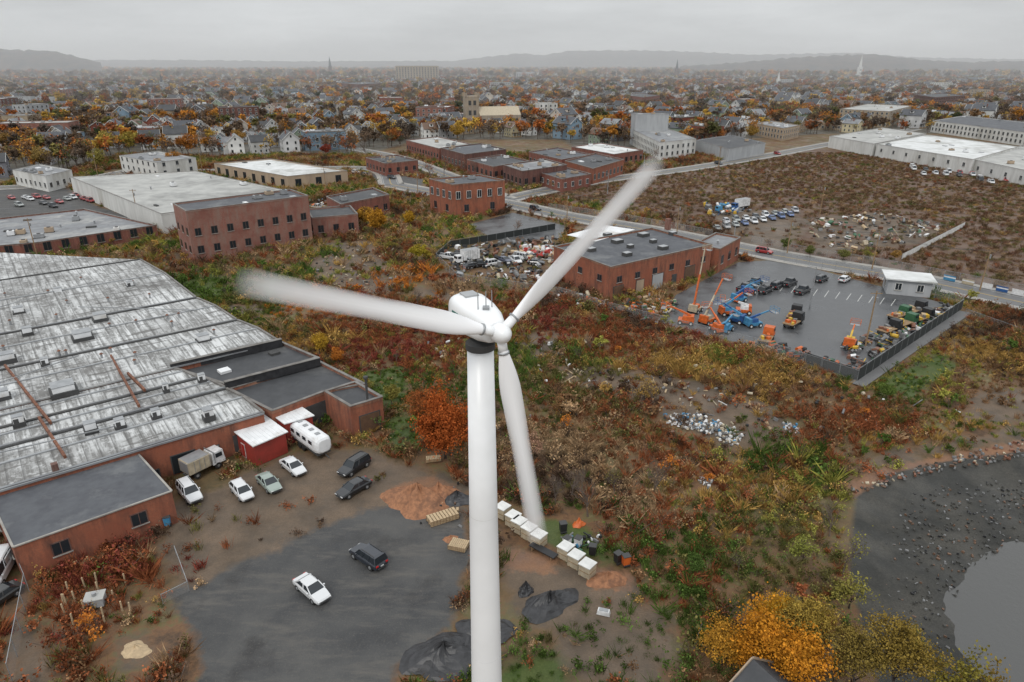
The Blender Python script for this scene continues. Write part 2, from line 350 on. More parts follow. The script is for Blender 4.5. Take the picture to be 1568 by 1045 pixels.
building('brick_workshop',W([(-160,392),(57,374),(240,347),(130,322),(-80,345)],h7),h7,'brick_red','roof_grey',win=(2.4,1,1.8,4),nu=18,frame='brick_dark')
h5=hb_((693,334),(693,285)); po=para((657,276),(693,285),(773,278),h5)
mb=building('',po,h5,'brick_orange','roof_slate',done=False); q=ccw(po)
windows(mb,q,[3.0],1.6,2.2,6.5,frame='brick_dark'); windows(mb,q,[7.6],1.5,2.4,3.6,frame='trim_white'); units(mb,q,h5,3); mb.obj('brick_office_building')
h4=hb_((937,461),(935,412)); q4=para((848,380),(935,412),(1090,377),h4)
mb=building('',q4,h4,'brick_orange','roof_slate',done=False); qa,qb=q4[1],q4[2]
for t,w,h,mt in ((.08,3,3,'p_brown'),(.28,2.4,3.2,'wall_tan'),(.45,3.5,3.6,'wall_grey'),(.62,1.4,2.4,'trim_dark'),(.78,3.5,3.6,'p_brown')): door(mb,t,0,w,h,mt,qa,qb)
windows(mb,ccw(q4),[4.6],1.4,1.3,5.5,frame='brick_dark')
for (u,v,w) in ((945,372,2.6),(985,362,2.6),(1015,382,2.2),(905,385,2),(960,392,2),(1030,360,1.8),(930,362,2),(1000,372,1.6),(965,380,1.5)):
    p=P(u,v,h4); mb.box((p.x,p.y,h4+.4),(w,w*.8,.8),'trim_dark',.6); mb.box((p.x,p.y,h4+.85),(w*.9,w*.7,.1),'wall_grey',.6)
p=P(1022,352,h4); mb.box((p.x,p.y,h4+1.5),(1.2,1.2,3),'brick_red',.6)
wp=ccw(W([(868,360),(925,345),(972,352),(912,370)],h4+.1)); mb.prism(wp,h4+.02,h4+.12,'roof_white','metal_white'); mb.obj('brick_warehouse')
ha=hb_((1105,418),(1102,384)); building('brick_warehouse_annex',para((1062,376),(1102,384),(1134,366),ha),ha,'brick_orange','roof_grey',win=(3,1,1.6,4),nu=1,frame='brick_dark')
for nm,px,h,wl,rf,wn in (
 ('brick_factory',((622,216),(672,229),(722,222)),6.5,'brick_red','roof_lightgrey',(3,1,1.6,4)),
 ('brick_factory',((675,228),(712,238),(775,230)),7.5,'brick_dark','roof_slate',(3,1,1.6,4)),
 ('brick_factory',((715,246),(755,257),(810,248)),6,'brick_red','roof_dark',(3,1,1.8,4)),
 ('brick_factory',((770,254),(800,264),(868,254)),7,'brick_dark','roof_grey',(3,1,1.8,4)),
 ('brick_factory',((810,234),(860,246),(905,238)),6.5,'brick_red','roof_slate',(3,1,1.8,4)),
 ('brick_factory',((865,248),(908,260),(955,246)),6.5,'brick_orange','roof_dark',(3,1,1.8,4)),
 ('brick_factory',((875,226),(940,238),(985,231)),6,'brick_red','roof_white',(3,1,1.8,4)),
 ('brick_factory',((820,264),(860,276),(905,268)),5,'brick_red','roof_slate',(2.6,1,1.5,4)),
 ('brick_factory',((560,243),(590,252),(640,247)),5.5,'brick_red','roof_dark',(2.6,1,1.5,4)),
 ('grey_works_building',((968,200),(1010,220),(1066,214)),9,'wall_white','roof_grey',(3,2,1.5,4)),
 ('storage_building',((1065,216),(1115,230),(1172,220)),6,'wall_grey','roof_dark',None),
 ('white_long_warehouse',((1270,210),(1338,222),(1418,206)),6.5,'wall_white','roof_lightgrey',None),
 ('white_long_warehouse',((1342,222),(1490,246),(1560,226)),6.5,'wall_white','roof_white',(4,1,1.4,9)),
 ('white_long_warehouse',((1490,246),(1660,282),(1720,250)),6,'wall_white','roof_lightgrey',(3,1,1.4,9)),
 ('beige_apartment_block',((1286,168),(1362,172),(1398,163)),12.5,'stone_tan','roof_lightgrey',(2.4,4,1.4,3.6,2.9)),
 ('brick_apartment_block',((1400,146),(1432,150),(1478,147)),16,'brick_dark','roof_dark',(2.4,5,1.4,4,3)),
 ('school_building',((1428,186),(1600,208),(1640,196)),8,'wall_white','roof_slate',(2.6,2,1.6,4,3.4)),
 ('school_building',((1155,190),(1200,198),(1225,193)),8,'wall_tan','roof_grey',(2.6,2,1.6,4,3.4)),
 ('shop_building',((20,262),(70,272),(110,262)),6,'wall_white','roof_grey',(2.6,1,1.5,4,3.4)),
 ('brick_apartment_block',((955,146),(985,150),(1010,147)),12,'brick_red','roof_dark',(2.4,3,1.4,4,3)),
 ('brick_apartment_block',((520,128),(550,130),(590,128)),14,'brick_dark','roof_dark',(2.4,3,1.4,5,3))):
    building(nm,para(*px,h),h,wl,rf,win=wn,nu=random.randint(4,9),frame='trim_white' if wl[0]!='b' else random.choice(['brick_dark','trim_white','concrete']))
def bbox(cx,w,d,rz):
    c=cx; R=Matrix.Rotation(rz,2); return [tuple(Vector(c[:2])+R@Vector((x*w/2,y*d/2))) for x,y in ((-1,-1),(1,-1),(1,1),(-1,1))]
c=P(992,222); building('grey_works_tower',bbox(c,22,10,.1),19,'wall_grey','roof_grey',nu=3)
c=P(640,127); building('apartment_tower_block',bbox(c,112,22,.02),41,'stone_tan','roof_grey',win=(5,8,3,7,4.5),nu=5)
c=P(805,122); building('apartment_tower_block',bbox(c,60,22,.02),22,'wall_grey','roof_grey',win=(5,3,3,7,5))
FREEZE=list(EXC)
for i in range(80):
    Y_=rng.uniform(480,2000); X_=rng.uniform(-.75,.75)*Y_; w_=rng.uniform(14,46); d_=rng.uniform(12,24); hh=rng.choice([6,9,12,16])
    if max(sdist(np.array([X_]),np.array([Y_]),e)[0] for e in FREEZE)>-32: continue
    wl=random.choice(['brick_red','brick_dark','wall_white','stone_tan','wall_grey','brick_old','brick_red'])
    building('town_block',bbox((X_,Y_),w_,d_,rng.uniform(-.3,.5)),float(hh),wl,random.choice(['roof_grey','roof_white','roof_dark','roof_lightgrey']),win=(2.3,int(hh/3.1),1.4,3.8,3.0),nu=3)
def church(name,px,wall,roof,th,tw,L,rz,spire=0,mat2='trim_white'):
    c=P(*px); mb=MB(); R=Matrix.Rotation(rz,3,'Z'); f=lambda x,y,z:Vector((c.x,c.y,0))+R@Vector((x,y,z))
    mb.box(f(0,0,th/2),(tw,tw,th),wall,rz); 
    for s in (-1,1):
        for t in (-1,1): mb.box(f(s*tw*.46,t*tw*.46,th+1),(tw*.16,tw*.16,3),wall,rz)
        for z in (.5,.8): mb.box(f(s*tw*.18,-tw*.5,th*z),(tw*.2,.3,th*.14),'trim_dark',rz)
    w=tw*1.6; h=th*.42; x0=tw/2;x1=tw/2+L
    vs=[f(x0,-w/2,0),f(x1,-w/2,0),f(x1,w/2,0),f(x0,w/2,0),f(x0,-w/2,h),f(x1,-w/2,h),f(x1,w/2,h),f(x0,w/2,h),f(x0,0,h*1.6),f(x1,0,h*1.6)]
    mb.add(vs,[(0,1,5,4),(2,3,7,6),(3,0,4,8,7),(1,2,6,9,5)],wall); mb.add(vs,[(4,5,9,8),(6,7,8,9)],roof)
    for i in range(5): mb.box(f(x0+(i+.5)*L/5,-w/2,h*.5),(L*.06,.3,h*.5),'trim_dark',rz)
    if spire:
        b=f(0,0,th); mb.cyl(b,b+Vector((0,0,spire)),tw*.5,.1,mat2,8)
    mb.obj(name); EXC.append(bbox(f(L/2,0,0),L+tw*2,w*1.3,rz))
church('stone_church',(722,197),'stone_tan','p_beige',25,11,34,.25)
church('steeple_church',(1314,121),'wall_white','roof_slate',34,11,30,.2,40,'trim_white')
church('steeple_church',(1035,122),'brick_dark','roof_slate',30,10,30,.2,30,'roof_slate')
church('steeple_church',(507,118),'brick_dark','roof_slate',34,12,30,.2,38,'roof_slate')
church('steeple_church',(1190,135),'wall_white','roof_slate',16,6,20,.2,16,'trim_white'); church('steeple_church',(250,140),'wall_grey','roof_slate',16,6,20,.2,16,'roof_slate')
c=P(1386,447); mb=building('',bbox(c,9,6.5,-.35),3.6,'wall_grey','wall_grey',par=False,done=False,win=(2,1,1.2,2.8)); mb.box((c.x,c.y,3.75),(10.5,8,.3),'roof_white',-.35); mb.obj('yard_office')
mb=MB(); c=P(1190,1125); R=.5
poly=bbox(c,4.6,6,R); mb.prism(ccw(poly),0,3.2,'wall_tan','wall_tan'); rr=Matrix.Rotation(R,3,'Z'); f=lambda x,y,z:Vector((c.x,c.y,0))+rr@Vector((x,y,z))
mb.add([f(-2.7,-3.4,3),f(2.7,-3.4,3),f(2.7,3.4,3),f(-2.7,3.4,3),f(0,-3.4,4.9),f(0,3.4,4.9)],[(0,4,5,3),(1,2,5,4)],'roof_dark'); mb.add([f(-2.3,3,3.2),f(2.3,3,3.2),f(0,3,4.8)],[(0,1,2)],'wall_tan');mb.add([f(-2.3,-3,3.2),f(2.3,-3,3.2),f(0,-3,4.8)],[(0,1,2)],'wall_tan')
for s in (-1,1): mb.beam(f(0,3.45,4.95),f(s*2.8,3.45,3),.12,.25,'wall_tan')
mb.obj('garden_cottage')
# ---------------------------------------------------------------- ground zones
Z={}
Z['asph']=[W([(275,905),(340,880),(400,850),(480,812),(560,778),(610,770),(650,778),(712,800),(722,850),(705,900),(690,960),(625,1010),(600,1045),(560,1140),(330,1140),(300,1000)]),
 W([(-150,300),(100,285),(140,312),(250,350),(60,378),(-100,345)]),W([(560,262),(650,275),(640,300),(590,290)])]
Z['dirt']=[W([(240,835),(268,770),(330,745),(430,700),(500,690),(560,690),(620,705),(712,745),(722,850),(600,860),(400,900),(280,930)]),
 W([(765,830),(850,860),(960,885),(1010,940),(1060,1000),(980,1060),(900,1060),(840,970),(770,900)]),
 W([(480,395),(570,388),(600,410),(520,432),(470,420)]),W([(500,430),(590,425),(600,445),(530,450)]),W([(500,372),(560,368),(575,385),(510,388)]),
 W([(850,560),(960,565),(1060,585),(1170,615),(1215,668),(1130,690),(1050,655),(960,605),(870,592)]),
 W([(795,512),(850,508),(870,548),(815,548)]),W([(1100,365),(1190,340),(1240,350),(1210,385)]),W([(1230,335),(1340,325),(1450,345),(1400,375),(1260,390)]),
 W([(1490,600),(1600,595),(1600,650),(1480,640)]),W([(1090,325),(1220,318),(1230,345),(1110,358)]),W([(180,985),(230,975),(245,1005),(200,1020)]),
 W([(20,960),(100,1000),(60,1080),(0,1080)]),W([(640,440),(700,452),(690,470),(630,455)]),W([(1330,700),(1420,680),(1568,650),(1568,668),(1430,694),(1330,725)]),W([(330,470),(400,465),(410,480),(345,485)])]
Z['green']=[W([(820,790),(900,810),(960,870),(900,860),(830,830)]),W([(880,935),(960,940),(1060,985),(1050,1020),(940,1000)]),W([(760,1000),(870,1005),(880,1060),(750,1060)]),
 W([(590,640),(640,640),(650,690),(590,690)]),W([(1370,570),(1430,540),(1470,560),(1400,610),(1340,600)]),W([(250,420),(330,410),(350,450),(280,460)]),W([(550,570),(620,560),(630,620),(580,630)])]
Z['mud']=[W([(1310,760),(1360,725),(1450,705),(1568,690),(1800,660),(1900,1300),(1420,1300),(1330,1000),(1300,870)])]
Z['rusty']=[W([(1290,745),(1340,718),(1440,698),(1568,672),(1800,645),(1800,675),(1568,702),(1450,720),(1370,740),(1310,770)]),W([(600,745),(660,728),(700,745),(685,780),(605,782)]),W([(765,840),(850,850),(850,880),(770,870)]),W([(900,870),(970,875),(965,905),(910,900)])]
Z['fieldz']=[W([(1000,262),(1260,228),(1600,275),(1900,330),(1900,520),(1568,450),(1200,385),(1130,350),(870,310),(800,300)])]
WATER=W([(1800,720),(1590,830),(1530,862),(1492,895),(1482,935),(1500,985),(1550,1045),(1620,1300),(2200,1300)])
CITY=W([(-500,300),(-60,292),(100,262),(185,236),(330,240),(430,236),(560,238),(640,214),(860,214),(880,228),(960,226),(1060,225),(1110,215),(1270,205),(1430,205),(1600,190),(1900,205)])+[(3500,2900),(-3500,2900)]
YARD=W([(1035,452),(1130,402),(1195,398),(1472,472),(1312,582),(1160,532),(1010,496)])
LOT2=W([(715,345),(785,326),(865,346),(860,366),(770,372)])
JY=W([(665,392),(740,365),(860,355),(845,400),(870,425),(860,445),(700,425)])
LIT=[W([(1000,630),(1060,626),(1150,652),(1165,678),(1130,698),(1080,675),(1005,655)]),W([(1180,640),(1230,645),(1235,672),(1190,668)]),W([(1058,725),(1100,728),(1098,758),(1060,755)]),W([(640,695),(685,695),(685,720),(640,720)])]
def axis(lo,hi,step,far,grow):
    a=list(np.arange(lo,hi,step)); s=step;x=a[-1]
    while x<far[1]: s*=grow;x+=s;a.append(x)
    s=step;x=a[0];pre=[]
    while x>far[0]: s*=grow;x-=s;pre.append(x)
    return np.array(pre[::-1]+a)
gx=axis(-115,125,.8,(-12000,12000),1.07); gy=axis(28,200,.8,(-300,12000),1.05)
GX,GY=np.meshgrid(gx,gy); X=GX.ravel();Y=GY.ravel()
masks={}
for k,ps in Z.items():
    m_=np.zeros(X.shape); soft={'asph':1.8,'dirt':2.5,'green':3,'mud':1.2,'rusty':1.5,'fieldz':4}[k]
    for p_ in ps: m_=np.maximum(m_,np.clip(.5+sdist(X,Y,p_)/(2*soft),0,1))
    masks[k]=m_
mudd=np.maximum.reduce([sdist(X,Y,p_) for p_ in Z['mud']]); wd=sdist(X,Y,WATER)
zz=-.25*vn(X,Y,6,1)*(1-masks['asph'])*(1-masks['dirt']*.7)*(Y<400)
zz=np.where(mudd>0,-np.clip(mudd*.16,0,.8)-.06*vn(X,Y,1.5,4),zz); zz=np.where(wd>-2,-.8-(wd+2)*.06-.1*vn(X,Y,2,2),zz); zz=np.clip(zz,-3,0)
for e in (YARD,LOT2): zz=np.where(sdist(X,Y,e)>-1.5,0,zz)
nx,ny=len(gx),len(gy); idx=np.arange(nx*ny).reshape(ny,nx)
F_=np.stack([idx[:-1,:-1],idx[:-1,1:],idx[1:,1:],idx[1:,:-1]],-1).reshape(-1,4)
me=bpy.data.meshes.new('ground'); me.vertices.add(nx*ny); me.vertices.foreach_set('co',np.stack([X,Y,zz],1).ravel())
me.loops.add(F_.size); me.loops.foreach_set('vertex_index',F_.ravel()); me.polygons.add(len(F_)); me.polygons.foreach_set('loop_start',np.arange(len(F_))*4)
me.update(calc_edges=True); me.polygons.foreach_set('use_smooth',np.ones(len(F_),bool))
masks['city']=np.clip((sdist(X,Y,CITY)+10)/20,0,1)
for k,a in masks.items(): me.attributes.new('m_'+k,'FLOAT','POINT').data.foreach_set('value',a.astype(np.float32))
m,nt,b=base('ground_soil'); pos=N(nt,'ShaderNodeNewGeometry').outputs['Position']
A_=lambda k:N(nt,'ShaderNodeAttribute',attribute_name='m_'+k).outputs['Fac']
n1=noise(nt,pos,.035,4,.6);n2=noise(nt,pos,.18,5,.65);n3=noise(nt,pos,1.1,4,.7);n4=noise(nt,pos,5,3,.7)
ramp=N(nt,'ShaderNodeValToRGB',{0:math_(nt,'ADD',math_(nt,'MULTIPLY',n2,.65),math_(nt,'MULTIPLY',n3,.35))})
cr=ramp.color_ramp; cr.elements[0].position=.34; cr.elements[0].color=(.04,.028,.02,1); cr.elements[1].position=.68; cr.elements[1].color=(.25,.175,.1,1)
for p_,c in ((.43,(.1,.058,.032)),(.5,(.15,.08,.04)),(.57,(.11,.095,.04))): e=cr.elements.new(p_); e.color=c4(c)
col=ramp.outputs[0]
col=mixc(nt,mp(nt,n1,.45,.62,0,.5),col,(.085,.078,.036))
def layer(col,k,c1,c2,amp=.9,n=n3,hard=4):
    f=math_(nt,'ADD',A_(k),math_(nt,'MULTIPLY',math_(nt,'SUBTRACT',n,.5),amp)); f=mp(nt,f,.5-.5/hard,.5+.5/hard)
    cc=mixc(nt,mp(nt,n2,.38,.62),c1,c2); cc=mixc(nt,mp(nt,n4,.35,.65,0,.5),cc,tuple(x*.5 for x in c1)); return mixc(nt,f,col,cc)
col=layer(col,'fieldz',(.1,.056,.038),(.155,.1,.065),.3)
col=layer(col,'city',(.08,.07,.05),(.13,.12,.105),.5)
col=layer(col,'green',(.05,.08,.018),(.085,.105,.03),1.4,n2)
col=layer(col,'dirt',(.16,.115,.08),(.09,.07,.052),1.8,n2,3)
col=layer(col,'rusty',(.25,.13,.07),(.17,.105,.075),1.0)
col=layer(col,'mud',(.035,.035,.032),(.07,.066,.057),.3)
# lot: patched asphalt, silt washed over it, darker damp areas
na=noise(nt,pos,.085,6,.7); nb=noise(nt,N(nt,'ShaderNodeMapping',{'Vector':pos,'Rotation':(0,0,.6),'Scale':(.25,1,1)}).outputs[0],.45,5,.7)
ac=mixc(nt,mp(nt,na,.38,.6),(.04,.041,.043),(.085,.084,.082)); ac=mixc(nt,mp(nt,nb,.5,.68,0,.7),ac,(.12,.11,.098)); ac=mixc(nt,mp(nt,n2,.55,.7,0,.8),ac,(.035,.034,.034)); ac=mixc(nt,mp(nt,n4,.55,.7,0,.5),ac,(.12,.11,.095))
f=math_(nt,'ADD',A_('asph'),math_(nt,'MULTIPLY',math_(nt,'SUBTRACT',n2,.5),1.6)); f=mp(nt,f,.35,.65); col=mixc(nt,f,col,ac)
nt.links.new(col,b.inputs['Base Color'])
nt.links.new(mp(nt,na,.4,.6,.5,.9),b.inputs['Roughness']); b.inputs['Specular IOR Level'].default_value=.3
bn=N(nt,'ShaderNodeBump',{'Height':n4,'Strength':.5,'Distance':.12}); nt.links.new(bn.outputs[0],b.inputs['Normal'])
me.materials.append(m); o=bpy.data.objects.new('ground',me); COL.objects.link(o)
mb=MB(); q=W([(1800,640),(1568,790),(1465,850),(1440,930),(1465,1010),(1500,1100),(1520,1400),(2600,1400)],-.86); mb.add([(p[0],p[1],-.86) for p in q],[tuple(range(len(q)))],'river_water'); mb.obj('river_water',centre=False)
# ---------------------------------------------------------------- roads
def strip(pts,w,off=0):
    L=[];R=[]
    for i,p in enumerate(pts):
        a=Vector(pts[max(i-1,0)]);b=Vector(pts[min(i+1,len(pts)-1)]);d=(b-a).normalized();n=Vector((-d.y,d.x));q=Vector(p)+n*off
        L.append(q+n*w/2);R.append(q-n*w/2)
    return L,R
def ribbon(mb,pts,w,z,mat,off=0,th=0):
    L,R=strip(pts,w,off)
    for i in range(len(pts)-1):
        mb.add([(R[i].x,R[i].y,z),(R[i+1].x,R[i+1].y,z),(L[i+1].x,L[i+1].y,z),(L[i].x,L[i].y,z)],[(0,1,2,3)],mat)
        if th:
            for S in (L,R): mb.add([(S[i].x,S[i].y,z-th),(S[i+1].x,S[i+1].y,z-th),(S[i+1].x,S[i+1].y,z),(S[i].x,S[i].y,z)],[(0,1,2,3)],mat)
def dense(px,n=8):
    q=[Vector(P(*p)[:2]) for p in px]; out=[]
    for i in range(len(q)-1):
        p0=q[max(i-1,0)];p1=q[i];p2=q[i+1];p3=q[min(i+2,len(q)-1)]
        for k in range(n):
            t=k/n; out.append(.5*((2*p1)+(p2-p0)*t+(2*p0-5*p1+4*p2-p3)*t*t+(3*p1-p0-3*p2+p3)*t**3))
    return out+[q[-1]]
ROADS=[]
def road(name,px,w,walk=True,lines=True,z=.02):
    c=dense(px); mb=MB(); ribbon(mb,c,w,z,'asphalt_road'); ROADS.append((c,w/2+(3 if walk else .5)))
    if walk:
        for s in (-1,1): ribbon(mb,c,.25,.14,'kerb',s*(w/2+.12),.13); ribbon(mb,c,1.8,.136,'concrete',s*(w/2+1.15),.13)
    if lines:
        for s in (-.12,.12): ribbon(mb,c,.12,z+.006,'p_yellow',s)
        for s in (-1,1): ribbon(mb,c,.12,z+.006,'paint_line',s*(w/2-.5))
    mb.obj(name,centre=False)
road('street',[(600,283),(690,300),(775,312),(870,332),(1000,354),(1140,382),(1230,399),(1400,428),(1568,464),(1760,505)],9)
road('street',[(775,306),(900,280),(1060,258),(1180,238),(1265,222),(1400,198)],8,z=.028)
road('street',[(-200,292),(60,285),(200,262)],8,z=.026); road('street',[(180,262),(320,262),(560,258),(600,283)],7,z=.03)
road('street',[(540,228),(620,245),(775,306)],7,z=.034)
road('footpath',[(1312,590),(1400,530),(1478,478)],2.4,False,False,z=.05)
mb=MB(); mb.add([(p[0],p[1],.012) for p in YARD],[tuple(range(len(YARD)))],'asphalt_wet')
for i in range(14):
    a=P(1150+i*17,430+i*2.2);b=P(1143+i*17,440+i*2.2); mb.beam((a.x,a.y,.018),(b.x,b.y,.018),.12,.006,'paint_line')
mb.obj('equipment_yard_pavement'); mb=MB(); mb.add([(p[0],p[1],.012) for p in LOT2],[tuple(range(len(LOT2)))],'asphalt_wet'); mb.obj('parking_lot_pavement')
EXC+= [YARD,LOT2]
def fence(name,px,h=2,mode='chain',sp_=3.0):
    mb=MB(); q=[P(*p) for p in px]
    for i in range(len(q)-1):
        a,b=q[i],q[i+1];L=(b-a).length;n=max(1,int(L/sp_))
        for k in range(n+(i==len(q)-2)):
            p=a.lerp(b,k/n); mb.cyl((p.x,p.y,-.2),(p.x,p.y,h+.05),.04,.04,'galv',6)
        up=Vector((0,0,1)); mb.beam(a+up*h,b+up*h,.05,.05,'galv')
        if mode=='chain': mb.add([a+up*.05,b+up*.05,b+up*(h-.03),a+up*(h-.03)],[(0,1,2,3)],'chain_link')
        elif mode=='white': mb.beam(a+up*h*.5,b+up*h*.5,.08,h*.9,'trim_white')
        else: mb.beam(a+up*(h*.47),b+up*(h*.47),.03,h*.88,'fence_screen')
    mb.obj(name)
fence('yard_fence',[(1472,474),(1312,584)],2.4,'screen'); fence('yard_fence',[(1312,584),(1160,534),(1010,497),(930,476)],2.0,'chain')
fence('yard_fence',[(1312,583),(1230,555)],2.2,'screen')
fence('chain_link_fence',[(1200,402),(1320,424),(1472,470)],2.2); fence('chain_link_fence',[(1150,372),(1230,388),(1400,417),(1568,450),(1700,478)],2)
fence('chain_link_fence',[(20,1045),(45,905),(30,870)],2.2); fence('junkyard_fence',[(668,400),(690,380),(760,368),(850,352)],2.2,'screen'); fence('junkyard_fence',[(668,400),(700,432),(860,455),(925,476)],2.2,'chain')
fence('chain_link_fence',[(1380,398),(1430,372),(1476,348)],1.6,'white'); fence('chain_link_fence',[(840,320),(950,336),(1090,362)],2)
fence('chain_link_fence',[(250,925),(290,905),(270,850)],1.2); fence('guard_rail',[(1568,512),(1478,480)],1)
for u,v,c in ((1452,424,'p_lblue'),(1480,430,'p_beige'),(1508,436,'p_white'),(1532,441,'p_blue'),(1556,446,'p_white')):
    a=P(u-9,v+6);b=P(u+9,v+10); mb=MB(); mb.beam(a+Vector((0,-.1,1)),b+Vector((0,-.1,1)),.03,1.3,c); mb.beam(a+Vector((0,-.13,1.2)),b+Vector((0,-.13,1.2)),.03,.3,'p_white'); mb.obj('fence_banner')
def pole(px,h=10,lamp=False):
    p=P(*px); mb=MB(); mb.cyl((p.x,p.y,-.3),(p.x,p.y,h),.17,.1,'wood' if not lamp else 'galv',8)
    if lamp: mb.beam((p.x,p.y,h),(p.x-1.8,p.y-.6,h+.3),.08,.08,'galv'); mb.box((p.x-2,p.y-.65,h+.28),(.8,.3,.14),'galv',.3)
    else:
        mb.beam((p.x-1.1,p.y,h-.5),(p.x+1.1,p.y,h-.5),.1,.12,'wood'); mb.cyl((p.x+.3,p.y,h-2.2),(p.x+.3,p.y,h-1.3),.22,.22,'galv',8)
        for k in (-1,0,1): mb.cyl((p.x+k*.9,p.y,h-.44),(p.x+k*.9,p.y,h-.25),.05,.05,'trim_dark',6)
    mb.obj('street_lamp' if lamp else 'utility_pole'); return (p.x,p.y,h-.25)
tops=[pole(q) for q in ((640,300),(760,318),(868,340),(1036,360),(1205,388),(1335,412),(1500,445))]
mb=MB()
for a,b in zip(tops[:-1],tops[1:]):
    for dx in (-.9,0,.9):
        pr=None
        for k in range(9):
            t=k/8; q=Vector(a).lerp(Vector(b),t)+Vector((dx,0,-4*t*(1-t)*1.2))
            if pr is not None: mb.beam(pr,q,.035,.035,'trim_dark')
            pr=q
mb.obj('overhead_wires',centre=False)
for q in ((58,395),(213,340),(500,300),(1255,330),(1325,530),(1440,225),(150,270),(310,262),(1100,258)): pole(q,11)
for q in ((1240,470),(1120,395),(930,300),(985,268)): pole(q,9,True)
# ---------------------------------------------------------------- vehicles
def car_mesh(kind):
    mb=MB()
    K={'sedan':(4.7,.9,1.43,.95,(-1.75,1.15),(-1.05,.25)),'suv':(4.7,.95,1.75,1.05,(-2.25,1.1),(-2.0,.45)),'hatch':(4.3,.88,1.5,.98,(-2.05,1.15),(-1.65,.35)),
       'pickup':(5.5,.98,1.85,1.1,(-.6,1.45),(-.4,.8)),'van':(5.4,1.0,2.2,1.25,(-2.62,1.95),(-2.6,1.35))}[kind]
    L,hw,H,zb,cb,cr=K; h=L/2
    st=[(-h,.42,.72*zb,.84*hw),(-h+.12,.3,.93*zb,.95*hw),(-h+.9,.25,zb,hw),(-.2,.25,zb,hw),(cb[1]-.1,.25,zb*.98,hw),(h-.75,.26,zb*.88,.98*hw),(h-.15,.3,zb*.76,.9*hw),(h,.42,zb*.6,.76*hw)]
    secs=[]
    for x,z0,z1,w in st:
        secs.append([Vector((x,y,z)) for y,z in ((-w*.88,z0),(-w,z0+.16),(-w,z1-.16),(-w*.9,z1),(w*.9,z1),(w,z1-.16),(w,z0+.16),(w*.88,z0))])
    mb.loft(secs,'car_paint')
    wb,wr=hw*.9,hw*.72; zb2=zb-.03
    B=[Vector(p) for p in ((cb[0],-wb,zb2),(cb[1],-wb,zb2*.98),(cb[1],wb,zb2*.98),(cb[0],wb,zb2))]; T=[Vector(p) for p in ((cr[0],-wr,H-.05),(cr[1],-wr,H-.05),(cr[1],wr,H-.05),(cr[0],wr,H-.05))]
    mb.add(B+T,[(0,1,5,4),(1,2,6,5),(2,3,7,6),(3,0,4,7)],'glass_dark')
    secs=[[Vector((x,y,z)) for y,z in ((-wr*k,H-.07),(-wr*k*.8,H+d),(wr*k*.8,H+d),(wr*k,H-.07))] for x,k,d in ((cr[0]-.06,.98,-.04),(cr[0]+.3,1.04,0),(cr[1]-.3,1.04,0),(cr[1]+.06,.98,-.04))]
    mb.loft(secs,'car_paint')
    for i in range(4): mb.beam(B[i],T[i],.09,.09,'car_paint')
    for t in ((.52,) if kind in('sedan','hatch','pickup') else (.33,.66)):
        for a,b in ((0,1),(3,2)): mb.beam(B[a].lerp(B[b],t),T[a].lerp(T[b],t),.1,.07,'car_paint')
    if kind=='van':
        for s in (-1,1): mb.box((-1.3,s*hw*.83,1.62),(2.4,.12,.75),'car_paint')
    if kind=='suv':
        for s in (-1,1): mb.beam((cr[0]+.2,s*wr*.85,H+.05),(cr[1]-.2,s*wr*.85,H+.05),.05,.05,'trim_dark')
    if kind=='pickup': mb.box((-1.68,0,1.08),(1.9,1.5,.06),'trim_dark'); [mb.box((-1.65,s*.9,1.15),(2.1,.12,.18),'car_paint') for s in (-1,1)]; mb.box((-2.68,0,1.1),(.1,1.8,.26),'car_paint')
    for x in (-h+.95,h-.95):
        for s in (-1,1): 
            r=.34 if kind in('sedan','hatch') else .39
            mb.cyl((x,s*(hw-.2),r),(x,s*(hw+.015),r),r,r,'tyre',16); mb.cyl((x,s*(hw+.01),r),(x,s*(hw+.03),r),r*.55,r*.5,'galv',8)
    for s in (-1,1):
        mb.box((-h+.02,s*hw*.68,zb*.78),(.12,.3,.16),'lamp_red'); mb.box((h-.08,s*hw*.62,zb*.6),(.14,.34,.13),'lamp_clear'); mb.box((cb[1]-.35,s*(hw+.06),zb+.05),(.14,.16,.12),'car_paint')
    mb.box((h-.02,0,.42),(.1,hw*1.1,.16),'trim_dark'); mb.box((-h+.02,0,.42),(.1,hw*1.2,.14),'trim_dark')
    mb.box((-h-.005,0,zb*.62),(.04,.4,.13),'trim_white')
    return mb.mesh('car_'+kind)
CM={k:car_mesh(k) for k in('sedan','suv','hatch','pickup','van')}
NM={'sedan':'sedan_car','suv':'suv_car','hatch':'hatchback_car','pickup':'pickup_truck','van':'van'}
CARS=[]
def car(kind,front,rear,col,z=0):
    a,b=P(*front),P(*rear); c=(a+b)/2; CARS.append((c.x,c.y)); return link(NM[kind],CM[kind],(c.x,c.y,z),math.atan2(a.y-b.y,a.x-b.x),1,col)
wh=(.6,.61,.62);bk=(.012,.013,.016);sv=(.28,.3,.29)
car('suv',(302,772),(282,748),wh); car('hatch',(386,774),(358,742),wh); car('sedan',(428,760),(398,730),(.26,.31,.28)); car('sedan',(466,733),(434,707),wh)
car('suv',(520,734),(565,706),bk); car('sedan',(522,764),(562,742),bk); car('suv',(540,842),(590,876),(.02,.025,.035)); car('sedan',(500,927),(458,890),wh)
car('van',(-12,905),(12,862),wh); car('sedan',(-20,935),(15,912),(.02,.02,.02)); car('pickup',(470,318),(505,322),wh)
for i,(u,v) in enumerate(((1155,436),(1190,440),(1228,448),(1257,430),(1140,444),(1172,447),(1208,436))): car(['pickup','suv'][i%2],(u+9,v-3),(u-9,v+5),bk)
car('hatch',(1300,427),(1285,435),wh)
